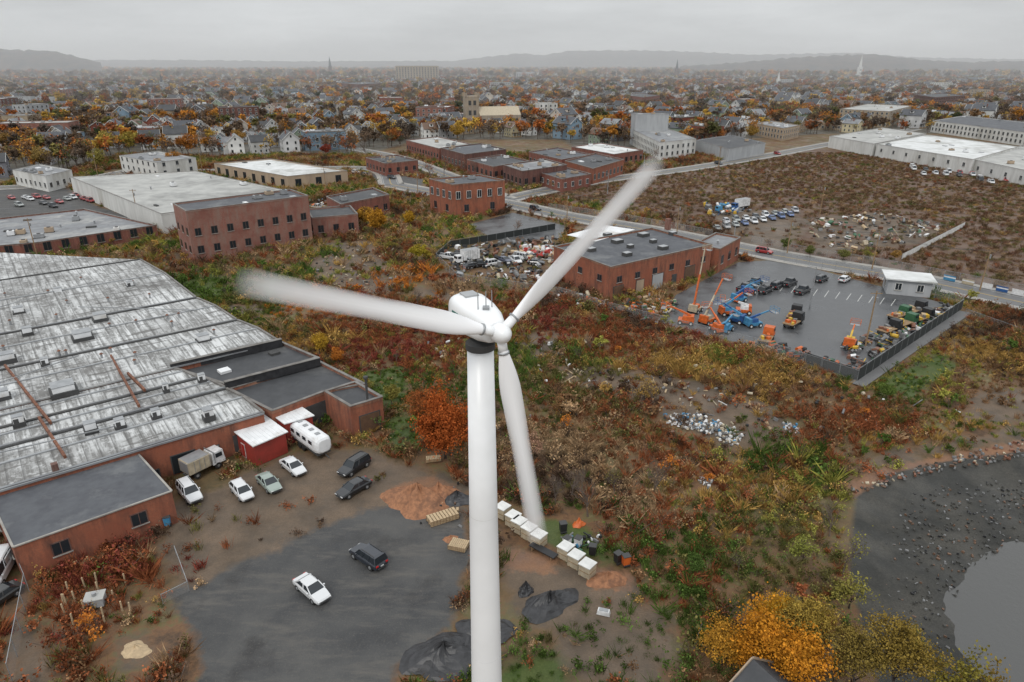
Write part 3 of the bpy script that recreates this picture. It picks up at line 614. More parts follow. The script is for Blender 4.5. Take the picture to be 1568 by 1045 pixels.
for i in range(9): u=1098+i*14; car(['sedan','suv','hatch'][i%3],(u+4,352-i*2.6+3),(u-4,352-i*2.6-3),random.choice([wh,bk,sv,(.05,.1,.25),(.3,.3,.3)]))
for i in range(8): u=1112+i*15; car(['hatch','suv','sedan'][i%3],(u+4,341-i*2.3+3),(u-4,341-i*2.3-3),random.choice([wh,bk,sv,(.4,.4,.42),(.3,.02,.02)]))
for i in range(16): u=870+i*13;v=238-i*.2; car(['hatch','suv','sedan'][i%3],(u+3,v+2),(u-3,v-2),random.choice([wh,bk,sv,(.3,.02,.02)]))
for i in range(26): u=1400+(i%18)*17+rng.uniform(-4,4);v=262+(i%18)*2.2+rng.uniform(-5,5); car(['van','suv','pickup'][i%3],(u+3,v+2),(u-3,v-2),random.choice([wh,wh,(.4,.02,.02),bk]))
for i in range(14): u=20+i*9+rng.uniform(-3,3);v=rng.uniform(298,318); car(['hatch','suv','sedan'][i%3],(u+4,v+2),(u-4,v),random.choice([wh,bk,sv,(.3,.02,.02)]))
for u,v in ((545,266),(560,270),(575,262),(600,274),(690,300),(820,322),(1170,388),(1100,252),(1190,237),(735,236),(750,246)): car('suv',(u+6,v+1),(u-6,v-1),random.choice([wh,bk,sv,(.3,.02,.02)]))
for i in range(9): u=685+i*17+rng.uniform(-3,3); v=rng.uniform(388,412); a_=rng.uniform(-6,6); car(['pickup','suv','sedan'][i%3],(u+9,v+a_),(u-9,v-a_),random.choice([bk,wh,(.1,.1,.11),(.05,.06,.1)]))
def trailer(front,rear):
    a,b=P(*front),P(*rear);c=(a+b)/2; mb=MB(); secs=[]
    for x,k in ((-4,.7),(-3.8,.9),(-3.3,1),(3.3,1),(3.8,.9),(4,.7)):
        secs.append([Vector((x,k*1.25*math.copysign(abs(math.cos(t))**.6,math.cos(t)),1.95+k*1.25*math.copysign(abs(math.sin(t))**.6,math.sin(t)))) for t in [2*math.pi*(i+.5)/16 for i in range(16)]])
    mb.loft(secs,'metal_white')
    for x in (-2.4,-.8,.8,2.4):
        for s in (-1,1): mb.box((x,s*1.24,2.3),(.9,.08,.5),'glass_dark')
        mb.box((x,0,3.22),(.6,.6,.14),'galv')
    for x in (-1,0):
        for s in (-1,1): mb.cyl((x,s*.95,.38),(x,s*1.2,.38),.38,.38,'tyre',14)
    mb.beam((4,0,.6),(5,0,.5),.12,.12,'trim_dark'); mb.box((0,0,.65),(7.4,2,.15),'trim_dark')
    CARS.append((c.x,c.y)); link('camper_trailer',mb.mesh('camper_trailer'),(c.x,c.y,0),math.atan2(a.y-b.y,a.x-b.x))
trailer((502,704),(452,668))
def boxtruck(name,front,rear,body='p_beige',cab='p_white',L=6,hgt=2.6,flat=False):
    a,b=P(*front),P(*rear);c=(a+b)/2; mb=MB()
    mb.box((0,0,.75),(L,1,.25),'trim_dark')
    mb.box((L/2-.9,0,1.6),(1.8,2.1,1.7),cab,taper=.88); mb.box((L/2-.15,0,1.95),(.25,1.75,.65),'glass_dark'); [mb.box((L/2-.8,s*1.0,1.95),(.9,.12,.55),'glass_dark') for s in (-1,1)]
    if flat:
        mb.box((-1,0,1.0),(L-2.2,2.3,.15),'wood')
        for k in range(6): mb.box((rng.uniform(-L/2+.6,L/2-2.6),rng.uniform(-.8,.8),1.3),(rng.uniform(.4,1.4),rng.uniform(.3,.9),rng.uniform(.3,.8)),rng.choice(['p_orange','p_yellow','p_grey','wood_pale','p_rustp']),rng.uniform(0,1.5))
    else:
        mb.box((-1,0,1+hgt/2),(L-2.2,2.3,hgt),body); mb.box((-1,0,1.03+hgt),(L-2.4,2.1,.08),'galv'); mb.box((-L/2+.08,0,1+hgt/2),(.08,1.9,hgt*.85),'galv')
        for k in range(5): mb.box((-L/2+.9+k*.7,0,1+hgt/2),(.06,2.36,hgt*.96),'galv')
    for x in (-L/2+1.1,L/2-1.1):
        for s in (-1,1): mb.cyl((x,s*.75,.45),(x,s*1.08,.45),.45,.45,'tyre',14); mb.cyl((x,s*1.07,.45),(x,s*1.1,.45),.2,.2,'galv',8)
    mb.box((L/2+.03,0,.7),(.12,2,.3),'trim_dark')
    for s in (-1,1): mb.box((L/2+.06,s*.75,.98),(.1,.3,.18),'lamp_clear')
    CARS.append((c.x,c.y)); link(name,mb.mesh(name),(c.x,c.y,0),math.atan2(a.y-b.y,a.x-b.x))
boxtruck('box_truck',(340,708),(285,735),'p_beige','p_white',5.2,1.7)
boxtruck('flatbed_truck',(1222,478),(1208,498),flat=True,cab='p_black'); boxtruck('flatbed_truck',(1232,488),(1195,510),flat=True,cab='p_black')
boxtruck('flatbed_truck',(1180,512),(1165,535),flat=True,cab='p_orange'); boxtruck('box_truck',(700,405),(730,400),'p_white','p_white',7)
boxtruck('box_truck',(1120,322),(1145,318),'p_white','p_blue',8); boxtruck('flatbed_truck',(1095,325),(1120,330),flat=True,cab='p_lblue')
for i,(u,v) in enumerate(((1360,510),(1385,500),(1410,492),(1375,488),(1400,480))): boxtruck('flatbed_truck',(u+14,v-5),(u-14,v+5),flat=True,cab='p_green' if i%2 else 'p_black',L=6)
def boomlift(px,rz,ang,L,c1,c2):
    p=P(*px); mb=MB(); mb.box((0,0,.75),(3.2,2,.6),c1); mb.box((-.3,0,1.4),(2.2,1.6,.8),c2,taper=.9); mb.box((-1.2,0,1.5),(.6,1.9,.9),c1)
    for x in (-1.1,1.1):
        for s in (-1,1): mb.cyl((x,s*.85,.45),(x,s*1.2,.45),.45,.45,'tyre',14); mb.cyl((x,s*1.19,.45),(x,s*1.22,.45),.25,.25,'p_white',8)
    a=Vector((-.9,0,1.9)); b=a+Vector((math.cos(ang)*L*.55,0,math.sin(ang)*L*.55)); c=a+Vector((math.cos(ang)*L,0,math.sin(ang)*L))
    mb.beam(a,b,.32,.38,c2); mb.beam(b-(b-a)*.05,c,.22,.26,c1); mb.beam(a+Vector((.9,0,-.2)),a.lerp(b,.5),.14,.14,'galv'); d=c+Vector((.9,0,-.5)); mb.beam(c,d,.14,.14,c2)
    mb.box(d+Vector((.5,0,0)),(1,1.8,.1),'galv')
    for x in (0,1):
        for y in (-.9,.9): mb.beam(d+Vector((x,y,0)),d+Vector((x,y,1.1)),.05,.05,c1)
    for z in (.55,1.1): mb.beam(d+Vector((0,-.9,z)),d+Vector((1,-.9,z)),.05,.05,c1); mb.beam(d+Vector((0,.9,z)),d+Vector((1,.9,z)),.05,.05,c1); mb.beam(d+Vector((1,-.9,z)),d+Vector((1,.9,z)),.05,.05,c1); mb.beam(d+Vector((0,-.9,z)),d+Vector((0,.9,z)),.05,.05,c1)
    link('boom_lift',mb.mesh('boom_lift'),(p.x,p.y,.01),rz)
boomlift((1064,478),.9,1.35,12,'p_beige','p_orange'); boomlift((1082,495),.7,.95,8.5,'p_orange','p_beige'); boomlift((1112,482),.2,.6,5,'p_orange','p_lblue')
boomlift((1128,494),2.4,.35,4.5,'p_blue','p_lblue'); boomlift((1152,500),.3,.25,4.5,'p_lblue','p_blue'); boomlift((1098,508),1.8,.4,5,'p_orange','p_orange'); boomlift((1130,462),.5,.4,4.5,'p_lblue','p_blue')
boomlift((1050,496),2.8,.35,4.5,'p_orange','p_orange'); boomlift((1300,530),1,.4,4,'p_orange','p_yellow'); boomlift((1145,450),.5,.2,4.5,'p_blue','p_lblue'); boomlift((1110,508),.9,.2,4,'p_lblue','p_lblue'); boomlift((1138,480),2.9,.25,4.2,'p_orange','p_white')
# ---------------------------------------------------------------- junk heaps
PAL=['p_orange','p_yellow','p_blue','p_white','p_red','p_green','p_black','p_grey','p_rustp','p_beige','p_brown','p_lblue','wood_pale','galv']
def junk(name,poly,n,s=(.4,1.6),pal=PAL,high=.8,z0=0):
    q=W(poly); A=np.array(q); mb=MB(); k=0
    while k<n:
        x,y=rng.uniform(A.min(0),A.max(0))
        if not insmask(np.array([x]),np.array([y]),q)[0]: continue
        k+=1; mt=pal[int(rng.integers(len(pal)))]; a=rng.uniform(*s);b_=rng.uniform(*s)*.7;c=rng.uniform(.3,1)*s[1]*.6; z=z0+c/2+(rng.random()<.3)*high*rng.random()
        r=rng.random(); E=Matrix.Rotation(rng.uniform(0,3.1),3,'Z')@Matrix.Rotation(rng.uniform(-.35,.35),3,'X')@Matrix.Rotation(rng.uniform(-.35,.35),3,'Y')
        if r<.45 or s[1]<.7:
            mb.box((x,y,z),(a,b_,c),mt,mtx=E,taper=rng.uniform(.6,1))
            if s[1]>.9: mb.box((x,y,z+c*.2),(a*.7,b_*1.1,c*.4),pal[int(rng.integers(len(pal)))],mtx=E)
        elif r<.7:
            d=E@Vector((a*.5,0,c*.4)); mb.cyl(Vector((x,y,z))-d,Vector((x,y,z))+d,b_*.4,b_*.4,mt,9)
        elif r<.85: d=E@Vector((a*1.2,0,0)); mb.beam(Vector((x,y,z))-d,Vector((x,y,z))+d,.12,.12,mt)
        else: mb.cyl((x,y,z-.1),(x,y,z+.15),.35*s[1]/1.2,.35*s[1]/1.2,'tyre',10)
    return mb.obj(name)
junk('scrap_heap',[(845,465),(925,478),(1010,500),(1045,470),(1000,455),(935,468),(870,448)],260,(.4,1.6),['p_orange','p_orange','p_yellow','p_white','p_rustp','p_green','p_grey','wood_pale','p_black','p_brown','p_beige'])
junk('scrap_heap',[(675,385),(860,362),(850,400),(868,440),(700,425)],280,(.6,2.0),['p_black','p_black','p_grey','p_grey','p_rustp','galv','p_grey','p_brown','p_black','p_beige','p_white'])
junk('scrap_heap',[(785,385),(845,380),(850,400),(800,402)],50,(.8,2.4),['p_white','p_red','wood_pale','p_grey'])
junk('scrap_heap',[(1290,530),(1310,570),(1350,545),(1470,475),(1440,468),(1340,515)],190,(.4,1.5),['p_green','p_black','p_grey','p_yellow','p_white','p_rustp','p_grey','p_black'])
junk('scrap_heap',[(1140,525),(1200,545),(1310,575),(1290,560),(1200,532)],80,(.4,1.5),['p_green','p_black','p_grey','p_orange','p_rustp'])
junk('scrap_heap',[(1235,340),(1340,328),(1450,346),(1400,372),(1290,385),(1245,370)],200,(.6,2.0),['p_white','wood_pale','p_grey','p_rustp','p_grey','p_brown','p_brown','p_beige','p_green'])
junk('scrap_heap',[(1075,318),(1130,312),(1150,325),(1090,332)],50,(.8,2.4),['p_blue','p_lblue','p_white','p_grey','p_yellow'])
junk('scrap_heap',[(940,425),(970,415),(965,455),(945,460)],30,(.5,1.5),['p_black','p_yellow','p_grey','galv'],3)
junk('scrap_heap',[(455,310),(500,305),(500,322),(470,326)],30,(.6,1.8))
junk('litter_pile',[(1015,637),(1060,634),(1115,652),(1140,668),(1125,685),(1080,666),(1020,650)],300,(.15,.6),['p_white','p_white','p_white','p_lblue','p_beige','p_grey','p_grey'],.5)
junk('litter_pile',[(1190,645),(1220,650),(1225,665),(1200,660)],40,(.15,.5),['p_white','p_lblue','p_grey'],.3)
junk('litter_pile',[(1068,732),(1090,735),(1088,750),(1070,748)],22,(.15,.5),['p_white','p_grey'],.3)
junk('garden_debris',[(858,820),(920,825),(915,850),(870,845)],30,(.2,.8),['p_white','p_green','p_black','p_grey','p_lblue'],.4)
junk('yard_debris',[(600,770),(720,730),(715,800),(690,830),(640,800)],40,(.15,.6),['p_grey','wood_pale','p_brown','p_black'],.2)
junk('shore_rocks',[(1320,745),(1600,690),(1600,820),(1500,850),(1450,930),(1460,1000),(1340,990),(1310,870)],800,(.08,.4),['shore_stone','shore_stone','p_black','shore_stone','p_brown','p_grey'],.02,-.82)
junk('shore_rocks',[(1300,740),(1568,672),(1568,700),(1400,728),(1310,760)],160,(.15,.6),['p_grey','shore_stone','p_brown','p_rustp','p_beige'],.05,-.15)
junk('scattered_rubble',[(480,380),(600,380),(620,450),(520,455),(470,420)],150,(.2,1.0),['p_grey','p_beige','p_rustp','wood_pale','p_brown'],.3)
junk('scattered_rubble',[(850,555),(1000,575),(1190,620),(1200,680),(1050,640),(900,600)],90,(.2,.8),['p_grey','p_beige','wood_pale','p_brown'],.2)
junk('scattered_rubble',[(640,530),(700,520),(900,520),(1300,600),(1500,640),(1200,700),(800,640)],70,(.3,.9),['p_white','p_beige','p_grey','p_brown'],.5,.3)
def crate(px,rz,s=1.35):
    p=P(*px); mb=MB(); mb.box((0,0,s*.5),(s,s,s),'p_beige'); mb.box((0,0,s+.05),(s*1.08,s*1.08,.1),'trim_white')
    for k in (-1,1): mb.box((k*s*.3,0,.05),(.12,s*1.1,.1),'wood'); mb.box((0,k*s*.505,s*.5),(s*.9,.04,.08),'wood'); mb.box((k*s*.505,0,s*.5),(.04,s*.9,.08),'wood')
    CARS.append((p.x,p.y)); link('storage_crate',mb.mesh('storage_crate'),(p.x,p.y,0),rz)
for px in ((770,790),(786,803),(795,812),(810,822),(825,833),(866,852),(882,865),(899,879)): crate(px,-.7)
def heap(name,px,rx,ry,h,mat,seed=0,rz=0):
    p=P(*px); mb=MB(); n=28;m_=9; vs=[]
    CARS.append((p.x,p.y)); r_=np.random.default_rng(seed); ph=r_.uniform(0,6.28,5)
    for j in range(m_+1):
        t=j/m_
        for i in range(n):
            a=2*math.pi*i/n; k=1+.15*math.sin(2*a+ph[0])+.1*math.sin(3*a+ph[1])+.06*math.sin(7*a+ph[2])
            z=h*(1-t)**1.2*(1+.25*math.sin(3*a+ph[3]+5*t))+r_.uniform(-.05,.05)*h-.05*(j==m_)
            vs.append((rx*k*t*math.cos(a),ry*k*t*math.sin(a),max(z,-.08)))
    fs=[(j*n+i,(j+1)*n+i,(j+1)*n+(i+1)%n,j*n+(i+1)%n) for j in range(m_) for i in range(n)]
    mb.add(vs,fs,mat); link(name,mb.mesh(name,name!='black_tarp_pile'),(p.x,p.y,0),rz)
heap('woodchip_pile',(640,768),4.4,3.4,2.2,'woodchip',1); heap('woodchip_pile',(672,758),2.4,2.2,1.6,'woodchip',12); heap('woodchip_pile',(930,888),2.2,1.2,.9,'woodchip',4); heap('woodchip_pile',(690,826),1,.7,.5,'woodchip',5); heap('sand_pile',(208,995),1.4,1,.5,'wood_pale',6)
heap('black_tarp_pile',(700,765),2.2,1.6,1.1,'tarp_black',2); heap('black_tarp_pile',(842,925),3,1.9,1.4,'tarp_black',3,.4); heap('black_tarp_pile',(680,1005),4,2.6,1.5,'tarp_black',7,.5); heap('black_tarp_pile',(745,965),2.6,1.8,1.2,'tarp_black',8); heap('black_tarp_pile',(805,905),.9,.8,1.1,'tarp_black',9)
heap('orange_tarp_pile',(886,803),.8,.6,.8,'p_orange',10)
def pallet_stack(px,rz,n=5,dims=(3.6,1.5)):
    p=P(*px); mb=MB()
    for k in range(n):
        for i in range(9): mb.box((-dims[0]/2+.2+i*dims[0]/9,0,.14+k*.15),(dims[0]/12,dims[1],.03),'wood_pale')
        for y in (-1,0,1): mb.box((0,y*dims[1]*.45,.07+k*.15),(dims[0],.1,.1),'wood')
    CARS.append((p.x,p.y)); link('pallet_stack',mb.mesh('pallet_stack'),(p.x,p.y,0),rz)
pallet_stack((678,796),.5); pallet_stack((702,838),-.3,4,(2,1.5)); pallet_stack((663,705),.2,3,(2,1))
def wheelie(px,col):
    p=P(*px); mb=MB(); mb.box((0,0,.75),(.7,.6,1.1),col,taper=1.15); mb.box((0,0,1.33),(.85,.75,.08),'trim_dark'); mb.cyl((-.35,-.25,.15),(.35,-.25,.15),.15,.15,'tyre',10); link('waste_bin',mb.mesh('waste_bin'),(p.x,p.y,0),rng.uniform(0,3))
for q,c in (((862,815),'p_black'),((885,838),'p_white'),((907,850),'p_black'),((958,866),'p_orange'),((258,805),'p_lblue'),((868,838),'p_white'),((946,862),'p_black')): wheelie(q,c)
mb=MB()
for i in range(16):
    p=P(rng.uniform(92,205),rng.uniform(895,958)); mb.cyl((p.x,p.y,-.2),(p.x+rng.uniform(-.1,.1),p.y,rng.uniform(1.1,1.6)),.09,.08,'wood_pale',8)
mb.obj('timber_posts')
p=P(148,925); mb=MB(); mb.box((p.x,p.y,.5),(1.6,1.3,.9),'wall_grey',.3); mb.box((p.x,p.y,1.0),(1.8,1.5,.1),'roof_lightgrey',.3); mb.cyl((p.x,p.y,1),(p.x,p.y,1.4),.2,.2,'galv',8); mb.obj('utility_cabinet')
p=P(924,940); mb=MB(); mb.box((p.x,p.y,.25),(1.3,.6,.45),'p_white',-.3,taper=.85); mb.box((p.x,p.y,.5),(.9,.4,.08),'galv',-.3); mb.obj('white_bathtub')
p=P(832,848); mb=MB(); mb.box((p.x,p.y,.5),(3.4,.9,.1),'p_black',-.7); [mb.box((p.x+k,p.y-k*.8,.25),(.1,.8,.5),'wood',-.7) for k in (-1,1)]; mb.obj('work_bench')
mb=MB()
for i in range(10): a=P(rng.uniform(850,885),rng.uniform(565,600));d=Vector((rng.uniform(-2,2),rng.uniform(1,3),.1)); mb.beam(a,a+d,.18,.14,'wood_pale')
mb.obj('timber_planks')
# ---------------------------------------------------------------- wind turbine
hub=Vector((-.52,28,38.95)); ax=Vector((.47,-.88,math.sin(math.radians(5)))).normalized(); rr=Vector((.88,.47,0)).normalized(); uu=rr.cross(ax)*-1
if uu.z<0: uu=-uu
root=bpy.data.objects.new('wind_turbine',None); tb=hub-ax*1.45+Vector((-.27,0,0)); root.location=(tb.x,tb.y,0); COL.objects.link(root)
def part(mb,name,smooth=True):
    o=bpy.data.objects.new(name,mb.mesh(name,smooth,(tb.x,tb.y,0))); COL.objects.link(o); o.parent=root; return o
RB,RT=1.08,.62; rad_=lambda z:RB-(RB-RT)*z/37.8
mb=MB()
secs=[[Vector((tb.x+rad_(z)*math.cos(t),tb.y+rad_(z)*math.sin(t),z)) for t in [2*math.pi*i/48 for i in range(48)]] for z in (0,9.5,19,28.5,37.8)]
mb.loft(secs,'turbine_white'); part(mb,'tower')
mb=MB()
mb.cyl((tb.x,tb.y,37.7),(tb.x,tb.y,38.0),.69,.69,'trim_dark',32)
for z in (9.5,19,28.5): mb.cyl((tb.x,tb.y,z-.012),(tb.x,tb.y,z+.012),rad_(z)+.003,rad_(z)+.003,'metal_white',48)
mb.box((tb.x,tb.y-1.0,1.3),(.9,.2,2.1),'wall_grey'); mb.cyl((tb.x,tb.y,-.3),(tb.x,tb.y,.25),2.4,2.4,'concrete',32); part(mb,'tower_fittings',False)
hx=Vector((ax.x,ax.y,0)).normalized(); sx_=Vector((-hx.y,hx.x,0))
mb=MB(); secs=[]
for d,w,hh,zc in ((.3,.4,.4,0),(.55,.55,.55,.02),(1.2,.76,.72,.05),(2.1,.9,.82,.08),(3.2,.93,.84,.12),(3.8,.84,.74,.14),(4.15,.62,.52,.14)):
    c=hub-hx*d+Vector((0,0,zc-.1))
    secs.append([c+sx_*(w*math.copysign(abs(math.cos(t))**.6,math.cos(t)))+Vector((0,0,hh*math.copysign(abs(math.sin(t))**.6,math.sin(t)))) for t in [2*math.pi*i/32 for i in range(32)]])
mb.loft(secs,'turbine_white'); part(mb,'nacelle')
mb=MB(); c=hub-hx*2.4
for s in (-1,1):
    q=c+sx_*s*.91+Vector((0,0,.15)); mb.beam(q-hx*.8,q+hx*.8,.03,.2,'logo_green')
for k in (-.35,.05,.35):
    q=hub-hx*1.5+sx_*k+Vector((0,0,.6)); mb.cyl(q,q+Vector((0,0,.9 if k else .5)),.025,.02,'galv',6)
q=hub-hx*1.4+Vector((0,0,.72)); mb.box(q,(.3,.3,.18),'galv'); q=hub-hx*3.2+Vector((0,0,.88)); mb.box(q,(.7,.7,.08),'wall_grey',math.atan2(hx.y,hx.x)); part(mb,'nacelle_fittings',False)
mb=MB(); secs=[]
for d,r in ((-.35,.4),(0,.46),(.35,.4),(.58,.24),(.66,.05)):
    secs.append([hub+ax*d+rr*(r*math.cos(t))+uu*(r*math.sin(t)) for t in [2*math.pi*i/24 for i in range(24)]])
mb.loft(secs,'turbine_white')
ANG=[159.5,39.0,-82.5]
for a in ANG:
    t=math.radians(a);d=rr*math.cos(t)+uu*math.sin(t); mb.cyl(hub+d*.2,hub+d*.95,.23,.21,'turbine_white',16); mb.cyl(hub+d*.9,hub+d*.98,.27,.27,'galv',16)
part(mb,'hub')
for bi,a in enumerate(ANG):
    t0=math.radians(a);d=rr*math.cos(t0)+uu*math.sin(t0);cdir=-rr*math.sin(t0)+uu*math.cos(t0)
    mb=MB();secs=[];cov=[];R=11.2;ns=48;nc=24
    for k in range(ns+1):
        s=k/ns; r=.8+(R-.8)*s
        ch=.19+(.27*math.sin(min(s/.2,1)*math.pi/2))-.26*max(0,(s-.2)/.8)+.42*s**1.6
        th=.18*(1-s)**1.5+.02
        tw=math.radians(24)*(1-s)**2; q=[]
        if s>.97: ch*=.9
        for i in range(nc):
            t=2*math.pi*i/nc; x=ch*math.cos(t);y=th*math.sin(t)
            q.append(hub+d*r+cdir*(x*math.cos(tw)-y*math.sin(tw))+ax*(x*math.sin(tw)+y*math.cos(tw)+.02*r))
            e=max(0,1-abs(math.cos(t))**1.6); soft=min(1,max(0,(s-.05)/.4))
            c_=(1-soft)+soft*e; c_*=1-.6*max(0,(s-.3)/.7)**1.3; 
            if s>.88: c_*=max(0,(1-s)/.12)**.8
            cov.append(c_)
        secs.append(q)
    mb.loft(secs,'blade_white',cap=False); o=part(mb,'blade_%d'%(bi+1)); o.data.attributes.new('cover','FLOAT','POINT').data.foreach_set('value',cov)
# ---------------------------------------------------------------- vegetation
def leafquads(cent,size,jit=.35,flat=.0):
    n=len(cent); a=rng.normal(size=(n,3)); a/=np.linalg.norm(a,axis=1)[:,None]; b=rng.normal(size=(n,3)); b-=a*(a*b).sum(1)[:,None]; b/=np.linalg.norm(b,axis=1)[:,None]
    s=size*rng.uniform(1-jit,1+jit,(n,1)); c=np.asarray(cent); V=np.stack([c-a*s-b*s*.6,c+a*s-b*s*.6,c+a*s*.7+b*s*.7,c-a*s*.7+b*s*.7],1).reshape(-1,3)
    return V.tolist(),[(4*i,4*i+1,4*i+2,4*i+3) for i in range(n)]
def tree_mesh(name,h=10,cr=4,nl=3000,ls=.16,leaf='leaf_obj',seed=0,bark='bark',dens=1.0,levels=3,sides=6,trunk=.22,up=.35):
    r=np.random.default_rng(seed); mb=MB(); tips=[]
    def grow(p,d,L,rad,lv):
        q=p;dd=d.copy();n=2 if lv<levels else 1
        for k in range(n):
            dd=(dd+Vector(r.normal(0,.12,3))).normalized(); q2=q+dd*(L/n); mb.cyl(q,q2,rad*(1-.35*k/n),rad*(1-.35*(k+1)/n)*.85,bark,sides if lv<2 else 3,False); q=q2
        if lv>=levels: tips.append(q); return
        nb=[6,4,4,3][lv]
        for i in range(nb):
            az=r.uniform(0,6.28); sp2=r.uniform(.5,1.05) if lv else r.uniform(.35,1.1)
            side=Vector((math.cos(az),math.sin(az),0)); nd=(dd*math.cos(sp2)+side*math.sin(sp2)*1.1+Vector((0,0,up*.5))).normalized()
            grow(p.lerp(q,r.uniform(.45,1)),nd,L*r.uniform(.5,.8)*(1.15 if lv==0 else 1),rad*.5,lv+1)
        tips.append(q)
    grow(Vector((0,0,-.2)),Vector((0,0,1)),h*.42,trunk*h/10,0)
    T=np.array([tuple(t) for t in tips]); 
    V=np.array(mb.v); k=h*.93/V[:,2].max(); kr=cr*.85/np.percentile(np.hypot(V[:,0],V[:,1]),97)
    rad=np.hypot(V[:,0],V[:,1]); f=np.where(V[:,2]>h*.12,kr,1.0); V[:,0]*=np.where(rad>.3,f,1);V[:,1]*=np.where(rad>.3,f,1);V[:,2]*=k; mb.v=[tuple(x) for x in V]
    T[:,:2]*=kr;T[:,2]*=k
    if nl:
        w=r.random(len(T))**1.5+.1;w/=w.sum(); ii=r.choice(len(T),nl,p=w); c=T[ii]+r.normal(0,1,(nl,3))*np.array([cr*.13,cr*.13,cr*.1])*dens
        v,f=leafquads(c,ls); mb.add(v,f,leaf)
    return mb.mesh(name)
def bush_mesh(name,n=140,ls=.11,leaf='bush_inst',seed=0,h=1.2,stems=True):
    r=np.random.default_rng(seed); mb=MB()
    cl=r.normal(0,1,(9,3))*np.array([.38,.38,.25])*np.array([1,1,h])+np.array([0,0,.5*h]); ii=r.integers(0,9,n); c=cl[ii]+r.normal(0,.2,(n,3)); c[:,2]=np.abs(c[:,2])
    v,f=leafquads(c,ls); mb.add(v,f,leaf)
    if stems:
        for i in range(5): p=cl[i]; mb.beam((0,0,0),p,.03,.03,'twig')
    return mb.mesh(name)
def blades_mesh(name,n=60,h=.9,leaf='bush_inst',seed=0,w=.035,spread=.55,lean=.35):
    r=np.random.default_rng(seed); mb=MB(); vs=[];fs=[]
    for i in range(n):
        a=r.uniform(0,6.28);p=r.normal(0,spread*.5,2);L=h*r.uniform(.5,1.2);t=r.normal(0,lean,2);c,s=math.cos(a)*w,math.sin(a)*w
        o=len(vs); vs+=[(p[0]-c,p[1]-s,0),(p[0]+c,p[1]+s,0),(p[0]+t[0]*L*.5+c*.7,p[1]+t[1]*L*.5+s*.7,L*.6),(p[0]+t[0]*L,p[1]+t[1]*L,L)]; fs.append((o,o+1,o+2,o+3))
    mb.add(vs,fs,leaf); return mb.mesh(name)
def scatter(name,pts,rz,scl,tint,idx,meshes):
    col=bpy.data.collections.new(name+'_kinds')
    for i,me_ in enumerate(meshes):
        ob=bpy.data.objects.new('%s_kind_%s'%(name,chr(97+i)),me_); col.objects.link(ob)
    n=len(pts); me=bpy.data.meshes.new(name); me.vertices.add(n); me.vertices.foreach_set('co',np.asarray(pts,dtype=np.float32).ravel())
    rot=np.zeros((n,3),np.float32); rot[:,2]=rz
    me.attributes.new('rot','FLOAT_VECTOR','POINT').data.foreach_set('vector',rot.ravel())
    s=np.asarray(scl,dtype=np.float32); s=np.repeat(s[:,None],3,1) if s.ndim==1 else s
    me.attributes.new('scl','FLOAT_VECTOR','POINT').data.foreach_set('vector',s.ravel())
    t=np.ones((n,4),np.float32); t[:,:3]=tint; me.attributes.new('tint','FLOAT_COLOR','POINT').data.foreach_set('color',t.ravel())
    me.attributes.new('kid','INT','POINT').data.foreach_set('value',np.asarray(idx,dtype=np.int32))
    o=bpy.data.objects.new(name,me); COL.objects.link(o)
    ng=bpy.data.node_groups.new(name,'GeometryNodeTree'); ng.interface.new_socket('Geometry',in_out='INPUT',socket_type='NodeSocketGeometry'); ng.interface.new_socket('Geometry',in_out='OUTPUT',socket_type='NodeSocketGeometry')
    nd=ng.nodes;L=ng.links; gi=nd.new('NodeGroupInput');go=nd.new('NodeGroupOutput'); ip=nd.new('GeometryNodeInstanceOnPoints'); ci=nd.new('GeometryNodeCollectionInfo')
    ci.inputs['Collection'].default_value=col; ci.inputs['Separate Children'].default_value=True; ci.inputs['Reset Children'].default_value=True
    def na(nm,tp): x=nd.new('GeometryNodeInputNamedAttribute'); x.data_type=tp; x.inputs['Name'].default_value=nm; return [s_ for s_ in x.outputs if s_.enabled and s_.name=='Attribute'][0]
    er=nd.new('FunctionNodeEulerToRotation'); L.new(na('rot','FLOAT_VECTOR'),er.inputs[0]); L.new(er.outputs[0],ip.inputs['Rotation'])
    L.new(na('scl','FLOAT_VECTOR'),ip.inputs['Scale']); L.new(na('kid','INT'),ip.inputs['Instance Index']); ip.inputs['Pick Instance'].default_value=True
    L.new(gi.outputs[0],ip.inputs['Points']); L.new(ci.outputs[0],ip.inputs['Instance']); L.new(ip.outputs[0],go.inputs[0])
    md=o.modifiers.new('instances','NODES'); md.node_group=ng; return o
def free(x,y,marg=.3,roads=True,exc=True):
    ok=np.ones(x.shape,bool)
    if exc:
        for p_ in EXC:
            A=np.array([q[:2] for q in p_]); lo=A.min(0)-marg;hi=A.max(0)+marg; s=(x>lo[0])&(x<hi[0])&(y>lo[1])&(y<hi[1])
            if s.any(): ok[s]&=~(sdist(x[s],y[s],p_)>-marg)
    if roads:
        for c,w in ROADS:
            for i in range(len(c)-1):
                a,b_=c[i],c[i+1];dx,dy=b_.x-a.x,b_.y-a.y;t=np.clip(((x-a.x)*dx+(y-a.y)*dy)/(dx*dx+dy*dy+1e-9),0,1); ok&=np.hypot(x-a.x-t*dx,y-a.y-t*dy)>w
    return ok
RUST=(.23,.08,.036);DB=(.09,.058,.04);OL=(.125,.115,.04);OC=(.34,.21,.065);GR=(.07,.11,.025);TAN=(.33,.22,.125);ORG=(.42,.15,.03);RD=(.19,.05,.035);YG=(.23,.22,.05);BR=(.2,.115,.06)
